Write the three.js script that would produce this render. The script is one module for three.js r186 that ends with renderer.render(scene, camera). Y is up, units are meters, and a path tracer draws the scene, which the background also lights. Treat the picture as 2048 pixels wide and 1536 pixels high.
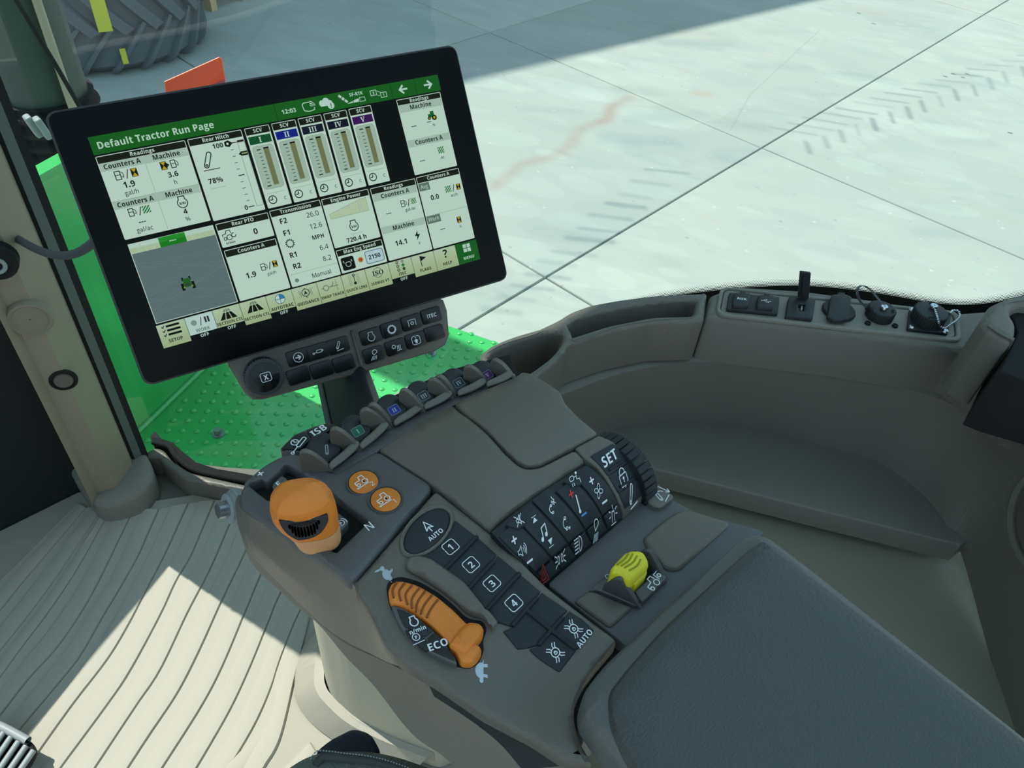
import * as THREE from 'three';
import { RoundedBoxGeometry } from 'three/addons/geometries/RoundedBoxGeometry.js';
import { mergeGeometries, mergeVertices, toCreasedNormals } from 'three/addons/utils/BufferGeometryUtils.js';

// ---------------------------------------------------------------- camera, sky, sun, exposure
const scene = new THREE.Scene();
const FOCAL = 1538, EYE = new THREE.Vector3(0, 1.2, 0);
const camera = new THREE.PerspectiveCamera(2 * Math.atan(768 / FOCAL) * 180 / Math.PI, 4 / 3, 0.02, 200);
camera.position.copy(EYE);
camera.rotation.set(-43.8 * Math.PI / 180, -47 * Math.PI / 180, 5.73 * Math.PI / 180, 'YXZ');
camera.updateMatrixWorld(true);
const renderer = new THREE.WebGLRenderer({ antialias: true });
renderer.toneMapping = THREE.LinearToneMapping;
renderer.toneMappingExposure = 1.4;
renderer.shadowMap.enabled = true;

function skyTexture() {
  const w = 256, h = 128, d = new Float32Array(w * h * 4);
  for (let j = 0; j < h; j++) for (let i = 0; i < w; i++) {
    const el = (j + 0.5) / h * 180 - 90, t = Math.max(0, Math.sin(el * Math.PI / 180));
    const k = (j * w + i) * 4, hz = Math.pow(1 - t, 3);
    const c = el < 0 ? [0.34, 0.36, 0.35] : [0.36 + 0.42 * hz, 0.58 + 0.30 * hz, 0.76 + 0.14 * hz];
    for (let q = 0; q < 3; q++) d[k + q] = c[q];
    d[k + 3] = 1;
  }
  const t = new THREE.DataTexture(d, w, h, THREE.RGBAFormat, THREE.FloatType);
  t.mapping = THREE.EquirectangularReflectionMapping; t.magFilter = THREE.LinearFilter; t.minFilter = THREE.LinearFilter; t.needsUpdate = true;
  return t;
}
scene.background = skyTexture();
scene.environment = scene.background;
scene.backgroundIntensity = 1.0; scene.environmentIntensity = 1.0;

const SUN_EL = 60 * Math.PI / 180, SUN_TRAVEL = new THREE.Vector3(0.27 * Math.cos(SUN_EL), -Math.sin(SUN_EL), 0.963 * Math.cos(SUN_EL)).normalize();
const sun = new THREE.DirectionalLight(new THREE.Color().setRGB(1.0, 0.95, 0.86), 4.3);
sun.position.copy(SUN_TRAVEL).multiplyScalar(-30); sun.target.position.set(0, 0, 0);
sun.castShadow = true; sun.shadow.mapSize.set(4096, 4096);
Object.assign(sun.shadow.camera, { left: -16, right: 16, top: 16, bottom: -16, near: 1, far: 70 });
scene.add(sun, sun.target);

// ---------------------------------------------------------------- helpers
const V = (x, y, z) => new THREE.Vector3(x, y, z);
let seed = 7;
const rnd = () => { seed = (seed + 0x6d2b79f5) | 0; let t = Math.imul(seed ^ (seed >>> 15), 1 | seed); t = (t + Math.imul(t ^ (t >>> 7), 61 | t)) ^ t; return ((t ^ (t >>> 14)) >>> 0) / 4294967296; };
const clamp = (x, a, b) => Math.min(b, Math.max(a, x)), sstep = (a, b, x) => { const t = clamp((x - a) / (b - a), 0, 1); return t * t * (3 - 2 * t); };
// measured photograph positions turned into metres: a direction, then a point on a level, a plane or at a depth
const ray = (px, py) => V((px - 1024) / FOCAL, -(py - 768) / FOCAL, -1).applyQuaternion(camera.quaternion);
const atY = (px, py, y) => { const d = ray(px, py); return EYE.clone().addScaledVector(d, (y - EYE.y) / d.y); };
const atX = (px, py, x) => { const d = ray(px, py); return EYE.clone().addScaledVector(d, (x - EYE.x) / d.x); };
const atD = (px, py, t) => EYE.clone().addScaledVector(ray(px, py), t);
const onPlane = (px, py, o, n) => { const d = ray(px, py); return EYE.clone().addScaledVector(d, o.clone().sub(EYE).dot(n) / d.dot(n)); };
const onH = (px, py, h) => { let y = 0.77, p; for (let i = 0; i < 14; i++) { p = atY(px, py, y); y = 0.5 * y + 0.5 * h(p.x, p.z); } return atY(px, py, y); };
const P2 = (pts, h) => pts.map(([a, b]) => { const p = typeof h === 'number' ? atY(a, b, h) : onH(a, b, h); return [p.x, p.z]; });
const zoomed = (ox, oy, s, pts) => pts.map(([a, b]) => [ox + a / s, oy + b / s]);

const used = {};
const numbered = (n) => { const k = used[n] = (used[n] ?? -1) + 1; return k ? n + '_' + String(k).padStart(3, '0') : n; };
const shade = (m) => { m.castShadow = m.receiveShadow = true; return m; };
function thing(name, label, category, at = V(0, 0, 0), group) {
  const o = new THREE.Group(); o.name = numbered(name); o.position.copy(at); o.userData = { label, category };
  if (group) o.userData.group = group;
  scene.add(o); return o;
}
function struct(name, geo, mat) { const m = shade(new THREE.Mesh(geo, mat)); m.name = numbered(name); m.userData.kind = 'structure'; scene.add(m); return m; }
function structGroup(name) { const g = new THREE.Group(); g.name = numbered(name); g.userData.kind = 'structure'; scene.add(g); return g; }
// a part: geometry given in world metres, moved into its thing's own axes
function part(name, geo, mat, parent, label) {
  const m = shade(new THREE.Mesh(geo, mat)); m.name = numbered(name);
  let p = parent, off = V(0, 0, 0); while (p) { off.add(p.position); p = p.parent === scene ? null : p.parent; }
  geo.translate(-off.x, -off.y, -off.z);
  if (label) m.userData.label = label;
  parent.add(m); return m;
}
function fillet(poly, r, seg = 5) {                       // rounds the corners of a plan outline
  const n = poly.length, out = [];
  for (let i = 0; i < n; i++) {
    const a = poly[(i + n - 1) % n], b = poly[i], c = poly[(i + 1) % n], rr = b[2] ?? r;
    const la = Math.hypot(a[0] - b[0], a[1] - b[1]), lc = Math.hypot(c[0] - b[0], c[1] - b[1]), d = Math.min(rr, la * 0.45, lc * 0.45);
    if (d < 1e-5) { out.push([b[0], b[1]]); continue; }
    const p = [b[0] + (a[0] - b[0]) * d / la, b[1] + (a[1] - b[1]) * d / la], q = [b[0] + (c[0] - b[0]) * d / lc, b[1] + (c[1] - b[1]) * d / lc];
    for (let k = 0; k <= seg; k++) { const t = k / seg, u = 1 - t; out.push([u * u * p[0] + 2 * u * t * b[0] + t * t * q[0], u * u * p[1] + 2 * u * t * b[1] + t * t * q[1]]); }
  }
  return out;
}
const area = (p) => { let s = 0; for (let i = 0; i < p.length; i++) { const a = p[i], b = p[(i + 1) % p.length]; s += a[0] * b[1] - b[0] * a[1]; } return s / 2; };
function dense(poly, step) {
  const out = [];
  for (let i = 0; i < poly.length; i++) {
    const a = poly[i], b = poly[(i + 1) % poly.length], l = Math.hypot(b[0] - a[0], b[1] - a[1]); if (l < 1e-6) continue;
    const k = Math.max(1, Math.round(l / step));
    for (let j = 0; j < k; j++) out.push([a[0] + (b[0] - a[0]) * j / k, a[1] + (b[1] - a[1]) * j / k]);
  }
  return out;
}
function inset(poly, d) {                                 // poly counter-clockwise: moves inwards by d
  const n = poly.length;
  return poly.map((b, i) => {
    const a = poly[(i + n - 1) % n], c = poly[(i + 1) % n];
    let ux = b[0] - a[0], uy = b[1] - a[1], vx = c[0] - b[0], vy = c[1] - b[1]; const lu = Math.hypot(ux, uy) || 1, lv = Math.hypot(vx, vy) || 1;
    ux /= lu; uy /= lu; vx /= lv; vy /= lv;
    let nx = -(uy + vy), ny = ux + vx; const l = Math.hypot(nx, ny) || 1; nx /= l; ny /= l;
    const k = Math.min(1.8, 1 / Math.max(0.4, nx * -uy + ny * ux));
    return [b[0] + nx * d * k, b[1] + ny * d * k];
  });
}
const inside = (p, poly) => { let c = false; for (let i = 0, j = poly.length - 1; i < poly.length; j = i++) { const a = poly[i], b = poly[j]; if ((a[1] > p[1]) !== (b[1] > p[1]) && p[0] < (b[0] - a[0]) * (p[1] - a[1]) / (b[1] - a[1]) + a[0]) c = !c; } return c; };
function delaunay(pts) {
  let x0 = 1e9, x1 = -1e9, y0 = 1e9, y1 = -1e9; for (const p of pts) { x0 = Math.min(x0, p[0]); x1 = Math.max(x1, p[0]); y0 = Math.min(y0, p[1]); y1 = Math.max(y1, p[1]); }
  const s = 20 * Math.max(x1 - x0, y1 - y0), cx = (x0 + x1) / 2, cy = (y0 + y1) / 2, n = pts.length;
  const P = pts.map((p, i) => [p[0] + 1e-7 * Math.sin(i * 12.9898), p[1] + 1e-7 * Math.cos(i * 78.233)]); P.push([cx - s, cy - s], [cx + s, cy - s], [cx, cy + s]);
  const circ = (a, b, c) => {
    const A = P[a], B = P[b], C = P[c], d = 2 * (A[0] * (B[1] - C[1]) + B[0] * (C[1] - A[1]) + C[0] * (A[1] - B[1]));
    const a2 = A[0] * A[0] + A[1] * A[1], b2 = B[0] * B[0] + B[1] * B[1], c2 = C[0] * C[0] + C[1] * C[1];
    const x = (a2 * (B[1] - C[1]) + b2 * (C[1] - A[1]) + c2 * (A[1] - B[1])) / d, y = (a2 * (C[0] - B[0]) + b2 * (A[0] - C[0]) + c2 * (B[0] - A[0])) / d;
    return { a, b, c, x, y, r: (A[0] - x) ** 2 + (A[1] - y) ** 2 };
  };
  const order = [...Array(n).keys()].sort((i, j) => P[i][0] - P[j][0]);
  let open = [circ(n, n + 1, n + 2)]; const done = [];
  for (const i of order) {
    const p = P[i], edges = new Map(), keep = [];
    for (const t of open) {
      const dx = p[0] - t.x;
      if (dx > 0 && dx * dx > t.r) { done.push(t); continue; }
      if (dx * dx + (p[1] - t.y) ** 2 >= t.r) { keep.push(t); continue; }
      for (const [u, v] of [[t.a, t.b], [t.b, t.c], [t.c, t.a]]) { const k = u < v ? u * 100000 + v : v * 100000 + u; edges.has(k) ? edges.delete(k) : edges.set(k, [u, v]); }
    }
    for (const [u, v] of edges.values()) keep.push(circ(u, v, i));
    open = keep;
  }
  return done.concat(open).filter((t) => t.a < n && t.b < n && t.c < n).map((t) => [t.a, t.b, t.c]);
}
// a solid plate: plan outline [x,z], top surface h(x,z), wall depth th, rounded edge bev, optional holes; it is closed below
function plate(poly, h, { th = 0.008, bev = 0.002, off = 0, res = 0.012, holes = [], step, flat = false, crease = 0.6, bottom } = {}) {
  const H = typeof h === 'number' ? () => h : h; step = step ?? Math.min(res, 0.006);
  let out = dense(poly, step); if (area(out) < 0) out.reverse();
  const hs = holes.map((q) => { q = dense(q, step); if (area(q) > 0) q.reverse(); return q; });
  const pos = [], idx = [], add = (p, y) => { pos.push(p[0], y, p[1]); return pos.length / 3 - 1; };
  const K = bev > 0 ? (bev > 0.006 ? 6 : 3) : 0, tops = [];
  for (const ring of [out, ...hs]) {
    const n = ring.length, rows = [];
    const low = (p) => bottom !== undefined ? bottom : H(p[0], p[1]) + off - th;
    rows.push(ring.map((p) => add(p, low(p))));
    for (let k = 0; k <= K; k++) { const a = k / Math.max(1, K) * Math.PI / 2, q = inset(ring, bev * (1 - Math.cos(a))); rows.push(q.map((p) => add(p, H(p[0], p[1]) + off - bev * (1 - Math.sin(a))))); if (k === K) tops.push({ q, ids: rows[rows.length - 1] }); }
    for (let r = 0; r + 1 < rows.length; r++) for (let i = 0; i < n; i++) { const j = (i + 1) % n, a = rows[r][i], b = rows[r][j], c = rows[r + 1][j], d = rows[r + 1][i]; idx.push(a, c, b, a, d, c); }
    tops[tops.length - 1].low = rows[0];
  }
  const ids = [], pts = []; for (const t of tops) t.q.forEach((p, i) => { pts.push(p); ids.push(t.ids[i]); });
  const nb = pts.length, P0 = tops[0].q;
  if (!flat) {
    let x0 = 1e9, x1 = -1e9, y0 = 1e9, y1 = -1e9; for (const p of P0) { x0 = Math.min(x0, p[0]); x1 = Math.max(x1, p[0]); y0 = Math.min(y0, p[1]); y1 = Math.max(y1, p[1]); }
    for (let x = x0 + res / 2, r = 0; x < x1; x += res * 0.87, r++) for (let y = y0 + (r % 2 ? res / 2 : 0); y < y1; y += res) {
      if (!inside([x, y], P0) || tops.slice(1).some((t) => inside([x, y], t.q))) continue;
      let near = false; for (let i = 0; i < nb; i++) if ((pts[i][0] - x) ** 2 + (pts[i][1] - y) ** 2 < (res * 0.45) ** 2) { near = true; break; }
      if (!near) { pts.push([x, y]); ids.push(add([x, y], H(x, y) + off)); }
    }
  }
  for (const [a, b, c] of delaunay(pts)) {
    const m = [(pts[a][0] + pts[b][0] + pts[c][0]) / 3, (pts[a][1] + pts[b][1] + pts[c][1]) / 3];
    if (!inside(m, P0) || tops.slice(1).some((t) => inside(m, t.q))) continue;
    const w = (pts[b][0] - pts[a][0]) * (pts[c][1] - pts[a][1]) - (pts[c][0] - pts[a][0]) * (pts[b][1] - pts[a][1]);
    if (Math.abs(w) < 1e-12) continue;
    w > 0 ? idx.push(ids[a], ids[c], ids[b]) : idx.push(ids[a], ids[b], ids[c]);
    if (a < nb && b < nb && c < nb) continue;
  }
  const lowIds = []; for (const t of tops) lowIds.push(...t.low);
  const lp = lowIds.map((i) => new THREE.Vector2(pos[3 * i], pos[3 * i + 2]));
  const n0 = tops[0].low.length, cont = lp.slice(0, n0), hl = []; let o = n0; for (const t of tops.slice(1)) { hl.push(lp.slice(o, o + t.low.length)); o += t.low.length; }
  for (const [a, b, c] of THREE.ShapeUtils.triangulateShape(cont, hl)) idx.push(lowIds[a], lowIds[b], lowIds[c]);
  const g = new THREE.BufferGeometry(); g.setAttribute('position', new THREE.Float32BufferAttribute(pos, 3)); g.setIndex(idx);
  const uv = new Float32Array(pos.length / 3 * 2); for (let i = 0; i < uv.length / 2; i++) { uv[2 * i] = pos[3 * i]; uv[2 * i + 1] = -pos[3 * i + 2]; }
  g.setAttribute('uv', new THREE.BufferAttribute(uv, 2));
  return toCreasedNormals(g, crease);
}
const cr = (a, b, c, d, t) => { const t2 = t * t, t3 = t2 * t; return 0.5 * (2 * b + (c - a) * t + (2 * a - 5 * b + 4 * c - d) * t2 + (3 * b - a - 3 * c + d) * t3); };
function curve(pts, n) {                                  // smooth points through a list of Vector3
  const out = [], m = pts.length - 1;
  for (let i = 0; i <= n; i++) { const f = i / n * m, k = Math.min(m - 1, Math.floor(f)), t = f - k, g = (j) => pts[clamp(j, 0, m)]; const a = g(k - 1), b = g(k), c = g(k + 1), d = g(k + 2); out.push(V(cr(a.x, b.x, c.x, d.x, t), cr(a.y, b.y, c.y, d.y, t), cr(a.z, b.z, c.z, d.z, t))); }
  return out;
}
// a shell through rows of points, t metres thick (towards the side away from its front face)
function shell(rows, nu, nv, t = 0.004, flip = false, smoothV = true) {
  const wide = rows.map((r) => curve(r, nu)), grid = [];
  if (smoothV) for (let j = 0; j <= nv; j++) grid.push([]);
  for (let i = 0; i <= nu; i++) { const col = wide.map((r) => r[i]); const c = smoothV ? curve(col, nv) : null; if (smoothV) c.forEach((p, j) => grid[j].push(p)); }
  if (!smoothV) { for (let r = 0; r + 1 < wide.length; r++) { for (let k = 0; k < nv; k++) grid.push(wide[r].map((p, i) => p.clone().lerp(wide[r + 1][i], k / nv))); } grid.push(wide[wide.length - 1]); }
  const R = grid.length, Cn = nu + 1, nor = [];
  for (let j = 0; j < R; j++) for (let i = 0; i < Cn; i++) { const a = grid[j][Math.max(0, i - 1)], b = grid[j][Math.min(nu, i + 1)], c = grid[Math.max(0, j - 1)][i], d = grid[Math.min(R - 1, j + 1)][i]; const n = b.clone().sub(a).cross(d.clone().sub(c)).normalize(); nor.push(flip ? n.negate() : n); }
  const pos = [], uv = [], idx = [];
  for (let s = 0; s < 2; s++) for (let j = 0; j < R; j++) for (let i = 0; i < Cn; i++) { const p = grid[j][i].clone().addScaledVector(nor[j * Cn + i], -t * s); pos.push(p.x, p.y, p.z); uv.push(p.x + p.z * 0.7, p.y + p.z * 0.5); }
  const q = (a, b, c, d, f) => f ? idx.push(a, c, b, a, d, c) : idx.push(a, b, c, a, c, d), N = R * Cn;
  for (let j = 0; j + 1 < R; j++) for (let i = 0; i < nu; i++) { const a = j * Cn + i; q(a, a + 1, a + Cn + 1, a + Cn, flip); q(N + a, N + a + 1, N + a + Cn + 1, N + a + Cn, !flip); }
  for (let i = 0; i < nu; i++) { q(i, N + i, N + i + 1, i + 1, flip); const b = (R - 1) * Cn + i; q(b, b + 1, N + b + 1, N + b, flip); }
  for (let j = 0; j + 1 < R; j++) { const a = j * Cn, b = a + Cn; q(a, b, N + b, N + a, flip); q(a + nu, N + a + nu, N + b + nu, b + nu, flip); }
  const g = new THREE.BufferGeometry(); g.setAttribute('position', new THREE.Float32BufferAttribute(pos, 3)); g.setAttribute('uv', new THREE.Float32BufferAttribute(uv, 2)); g.setIndex(idx);
  return toCreasedNormals(g, 0.7);
}
const px3 = (list) => list.map(([a, b, y]) => atY(a, b, y));
function tube(pts, r, seg = 40, rad = 10, closed = false) { return new THREE.TubeGeometry(new THREE.CatmullRomCurve3(pts, closed), seg, r, rad, closed); }
function boxAt(w, h, d, r, m) { const g = new RoundedBoxGeometry(w, h, d, 3, r); if (m) g.applyMatrix4(m); return g; }
const basis = (x, y, z, p) => new THREE.Matrix4().makeBasis(x, y, z).setPosition(p);
function cylinder(r0, r1, h, n, at, axis = V(0, 1, 0)) { const g = new THREE.CylinderGeometry(r1, r0, h, n); g.translate(0, h / 2, 0); g.applyQuaternion(new THREE.Quaternion().setFromUnitVectors(V(0, 1, 0), axis)); g.translate(at.x, at.y, at.z); return g; }
function lathe(prof, n, at, axis = V(0, 1, 0)) { const g = new THREE.LatheGeometry(prof.map(([r, y]) => new THREE.Vector2(r, y)), n); g.applyQuaternion(new THREE.Quaternion().setFromUnitVectors(V(0, 1, 0), axis)); g.translate(at.x, at.y, at.z); return toCreasedNormals(g, 0.6); }

// ---------------------------------------------------------------- textures and materials
function noiseTex(n, fn, size, srgb = false) {
  const d = new Uint8Array(n * n * 4); for (let j = 0; j < n; j++) for (let i = 0; i < n; i++) { const v = fn(i, j), k = 4 * (j * n + i); d[k] = d[k + 1] = d[k + 2] = clamp(v, 0, 255); d[k + 3] = 255; }
  const t = new THREE.DataTexture(d, n, n); t.wrapS = t.wrapT = THREE.RepeatWrapping; t.magFilter = THREE.LinearFilter; t.minFilter = THREE.LinearMipmapLinearFilter; t.generateMipmaps = true;
  t.repeat.set(1 / size, 1 / size); if (srgb) t.colorSpace = THREE.SRGBColorSpace; t.needsUpdate = true; return t;
}
function latticeNoise(n) {                                // tileable value noise
  const cell = {}; return (x, y, period) => { const xi = Math.floor(x), yi = Math.floor(y), fx = x - xi, fy = y - yi, g = (a, b) => { a = ((a % period) + period) % period; b = ((b % period) + period) % period; const k = a * 8191 + b + period * 7; return cell[k] ??= rnd(); }; const sx = fx * fx * (3 - 2 * fx), sy = fy * fy * (3 - 2 * fy); return (g(xi, yi) * (1 - sx) + g(xi + 1, yi) * sx) * (1 - sy) + (g(xi, yi + 1) * (1 - sx) + g(xi + 1, yi + 1) * sx) * sy; };
}
const nz = latticeNoise();
const grainTex = noiseTex(256, (i, j) => 255 * (0.5 * nz(i / 4, j / 4, 64) + 0.35 * nz(i / 2, j / 2, 128) + 0.15 * rnd()), 0.045);
const leatherTex = noiseTex(256, (i, j) => { const a = nz(i / 10, j / 7, 25.6 | 0), b = Math.abs(nz(i / 8, j / 8, 32) - 0.5) * 2, c = Math.abs(nz(i / 4, j / 4, 64) - 0.5) * 2; return 255 * (0.55 * Math.sqrt(b) + 0.35 * Math.sqrt(c) + 0.1 * a); }, 0.06);
const std = (hex, o = {}) => new THREE.MeshStandardMaterial({ color: hex, roughness: 0.6, ...o });
const grain = { bumpMap: grainTex, bumpScale: 0.00016 };
const M = {
  taupe: std('#645f57', { roughness: 0.42, ...grain }),
  taupeDark: std('#535355', { roughness: 0.42, ...grain }),
  shellSpeckle: std('#7c756b', { roughness: 0.75, bumpMap: grainTex, bumpScale: 0.00018 }),
  wallTaupe: std('#6b6861', { roughness: 0.62, ...grain }),
  socketPlate: std('#7d796f', { roughness: 0.5, ...grain }),
  darkCore: std('#17181a', { roughness: 0.8 }),
  rubberBlack: std('#1d252b', { roughness: 0.62, bumpMap: grainTex, bumpScale: 0.00008 }),
  capBlack: std('#15191d', { roughness: 0.45 }),
  keyBlack: std('#0a0d10', { roughness: 0.35 }),
  gloss: std('#060708', { roughness: 0.12 }),
  housing: std('#0a0b0c', { roughness: 0.4 }),
  socketBlack: std('#1b1f23', { roughness: 0.55, ...grain }),
  pad: std('#45494a', { roughness: 0.48, bumpMap: leatherTex, bumpScale: 0.0004 }),
  padRimLit: std('#5d6060', { roughness: 0.42, ...grain }),
  shadeDark: std('#1c2328', { roughness: 0.6 }),
  seat: std('#6a706c', { roughness: 0.5, bumpMap: leatherTex, bumpScale: 0.0008 }),
  navyPlastic: std('#1b2130', { roughness: 0.5 }),
  orange: std('#e0802a', { roughness: 0.5, bumpMap: grainTex, bumpScale: 0.00006 }),
  orangeDark: std('#c56f22', { roughness: 0.55 }),
  orangeSkirt: std('#d39a68', { roughness: 0.55 }),
  groove: std('#8a4a12', { roughness: 0.7 }),
  yellow: std('#e3d62b', { roughness: 0.5 }),
  yellowGroove: std('#9c9018', { roughness: 0.6 }),
  green: new THREE.MeshPhysicalMaterial({ color: '#34b25a', roughness: 0.4, clearcoat: 1, clearcoatRoughness: 0.12 }),
  mat: std('#a29e92', { roughness: 0.7, ...grain }),
  matRib: std('#a7a397', { roughness: 0.68, ...grain }),
  cream: std('#aeab9b', { roughness: 0.6, ...grain }),
  pillar: std('#877e6d', { roughness: 0.5, ...grain }),
  boot: std('#77746c', { roughness: 0.7, ...grain }),
  sealGrey: std('#54605c', { roughness: 0.6 }),
  black: std('#08090a', { roughness: 0.85 }),
  frontDark: std('#14191c', { roughness: 0.8 }),
  roof: std('#dedcd5', { roughness: 0.8 }),
  chrome: std('#c8ccd0', { roughness: 0.2, metalness: 1 }),
  knurl: std('#34383a', { roughness: 0.35 }),
  zinc: std('#9a9da2', { roughness: 0.35, metalness: 0.8 }),
  tyre: std('#596066', { roughness: 0.8 }),
  stack: std('#3c4b46', { roughness: 0.5 }),
  stackTrim: std('#a59c88', { roughness: 0.6 }),
  metalGrey: std('#8d9496', { roughness: 0.5 }),
  signOrange: std('#ff5526', { roughness: 0.4 }),
  signDeep: std('#b5464a', { roughness: 0.4 }),
  tape: std('#c5c23a', { roughness: 0.6 }),
  wood: std('#c8ab7c', { roughness: 0.8 }),
  cable: std('#4b5057', { roughness: 0.5 }),
  building: std('#b8b4ac', { roughness: 0.9 }),
};
const clearGlass = new THREE.MeshPhysicalMaterial({ color: new THREE.Color().setRGB(0.94, 0.97, 0.96), roughness: 0, transmission: 1, thickness: 0, ior: 1.45 });
const glass = new THREE.MeshPhysicalMaterial({ color: new THREE.Color().setRGB(0.82, 0.93, 0.90), roughness: 0, metalness: 0, transmission: 1, thickness: 0, ior: 1.45 });

// ---------------------------------------------------------------- printed symbols (white print on transparent)
const CELL = 256, atlasCanvas = document.createElement('canvas'); atlasCanvas.width = atlasCanvas.height = 2048;
const ax = atlasCanvas.getContext('2d'), cells = {}; let nextCell = 0;
function sym(name, fn, color = '#e4e8ea') {
  const i = nextCell++, cx = (i % 8) * CELL, cy = Math.floor(i / 8) * CELL; cells[name] = [cx, cy];
  ax.save(); ax.beginPath(); ax.rect(cx + 2, cy + 2, CELL - 4, CELL - 4); ax.clip(); ax.translate(cx, cy); ax.scale(CELL / 100, CELL / 100); ax.strokeStyle = ax.fillStyle = color; ax.lineWidth = 4.2; ax.lineCap = 'round'; ax.lineJoin = 'round'; fn(ax); ax.restore();
}
const L = (c, ...p) => { c.beginPath(); c.moveTo(p[0], p[1]); for (let i = 2; i < p.length; i += 2) c.lineTo(p[i], p[i + 1]); c.stroke(); };
const Fp = (c, ...p) => { c.beginPath(); c.moveTo(p[0], p[1]); for (let i = 2; i < p.length; i += 2) c.lineTo(p[i], p[i + 1]); c.closePath(); c.fill(); };
const Ci = (c, x, y, r, a = 0, b = 7) => { c.beginPath(); c.arc(x, y, r, a, Math.min(b, a + Math.PI * 2)); c.stroke(); };
const Di = (c, x, y, r) => { c.beginPath(); c.arc(x, y, r, 0, 7); c.fill(); };
const Rr = (c, x, y, w, h, r) => { c.beginPath(); c.roundRect(x, y, w, h, r); c.stroke(); };
const T = (c, s, x, y, px, font = 'bold', fam = 'sans-serif') => { c.font = `${font} ${px}px ${fam}`; c.textAlign = 'center'; c.textBaseline = 'middle'; c.fillText(s, x, y); };
const gearIcon = (c, x, y, r, n = 12) => { Ci(c, x, y, r); for (let i = 0; i < n; i++) { const a = i / n * 6.2832; L(c, x + r * Math.cos(a), y + r * Math.sin(a), x + r * 1.28 * Math.cos(a), y + r * 1.28 * Math.sin(a)); } };
const engineIcon = (c, x, y, s) => { c.beginPath(); c.arc(x, y + 6 * s, 22 * s, -0.9, Math.PI + 0.9); c.lineTo(x - 14 * s, y - 20 * s); c.lineTo(x - 14 * s, y - 28 * s); c.lineTo(x + 14 * s, y - 28 * s); c.lineTo(x + 14 * s, y - 20 * s); c.closePath(); c.stroke(); };
const tractorIcon = (c, x, y, s) => { Ci(c, x + 14 * s, y + 14 * s, 13 * s); Ci(c, x - 24 * s, y + 18 * s, 8 * s); L(c, x - 34 * s, y + 12 * s, x - 32 * s, y - 2 * s, x - 4 * s, y - 4 * s, x - 1 * s, y - 24 * s, x + 20 * s, y - 24 * s, x + 22 * s, y - 4 * s); };
const boomIcon = (c, x, y, s) => { c.save(); c.translate(x, y); c.rotate(0.5); Rr(c, -7 * s, -32 * s, 14 * s, 60 * s, 7 * s); Di(c, 0, 20 * s, 3 * s); c.restore(); };
const worklight = (c, x, y, s) => { c.beginPath(); c.arc(x + 8 * s, y - 14 * s, 16 * s, Math.PI * 0.9, Math.PI * 2.1); c.lineTo(x - 4 * s, y + 4 * s); c.closePath(); c.stroke(); for (let k = 0; k < 4; k++) L(c, x - 12 * s + 9 * k * s, y + 12 * s, x - 30 * s + 12 * k * s, y + 34 * s); };
const circArrow = (c) => { Ci(c, 50, 50, 36); c.lineWidth = 9; L(c, 32, 50, 66, 50); L(c, 52, 35, 67, 50, 52, 65); };
const box = (c, t) => { Rr(c, 14, 16, 72, 68, 14); c.clearRect(8, 44, 10, 4); T(c, t, 50, 52, 50); };
const roman = (t, col) => (c) => { c.fillStyle = col; c.beginPath(); c.roundRect(14, 22, 72, 56, 8); c.fill(); c.strokeStyle = 'rgba(190,205,205,.6)'; c.lineWidth = 2.5; Rr(c, 14, 22, 72, 56, 8); c.fillStyle = 'rgba(205,215,215,.75)'; T(c, t, 50, 52, 38, 'bold', 'serif'); };
sym('arrow', circArrow);
sym('cylinder', (c) => { Ci(c, 18, 56, 6); L(c, 25, 55, 42, 52); Rr(c, 42, 38, 40, 20, 5); Ci(c, 88, 47, 5); });
sym('boom', (c) => { boomIcon(c, 48, 46, 1); L(c, 30, 84, 82, 80); });
sym('engine', (c) => engineIcon(c, 50, 52, 1.25));
sym('gear', (c) => { c.lineWidth = 7; gearIcon(c, 50, 50, 27, 16); });
sym('ptobox', (c) => { L(c, 20, 76, 20, 28, 80, 28, 80, 76); c.lineWidth = 4; gearIcon(c, 50, 56, 10, 8); });
sym('itec', (c) => T(c, 'iTEC', 50, 50, 42));
sym('worklight', (c) => worklight(c, 50, 48, 1.15));
sym('climate', (c) => { gearIcon(c, 32, 42, 13, 6); for (const x of [60, 72, 84]) { c.beginPath(); c.moveTo(x, 40); c.bezierCurveTo(x + 8, 50, x - 8, 58, x, 72); c.stroke(); } L(c, 54, 80, 90, 80); });
sym('personbox', (c) => { Rr(c, 16, 16, 68, 68, 18); Fp(c, 50, 38, 70, 56, 59, 56, 59, 74, 41, 74, 41, 56, 30, 56); Di(c, 50, 28, 4); });
sym('X', (c) => { Rr(c, 16, 20, 68, 60, 12); T(c, 'X', 50, 52, 50); });
sym('boomcap', (c) => { c.globalAlpha = 0.55; boomIcon(c, 50, 50, 1); });
sym('I', roman('I', '#0d5c45')); sym('II', roman('II', '#14207c')); sym('III', roman('III', '#23282c')); sym('IV', roman('IV', '#151d23')); sym('V', roman('V', '#4b1260'));
sym('ISB', (c) => T(c, 'ISB', 50, 50, 44));
sym('extend', (c) => { c.lineWidth = 4; Ci(c, 14, 74, 5); L(c, 20, 70, 44, 60); c.save(); c.translate(66, 50); c.rotate(-0.4); Rr(c, -24, -7, 48, 14, 5); c.restore(); Ci(c, 48, 36, 13); L(c, 48, 28, 48, 36, 54, 40); });
sym('plus', (c) => { c.lineWidth = 13; L(c, 50, 26, 50, 74); L(c, 26, 50, 74, 50); });
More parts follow.
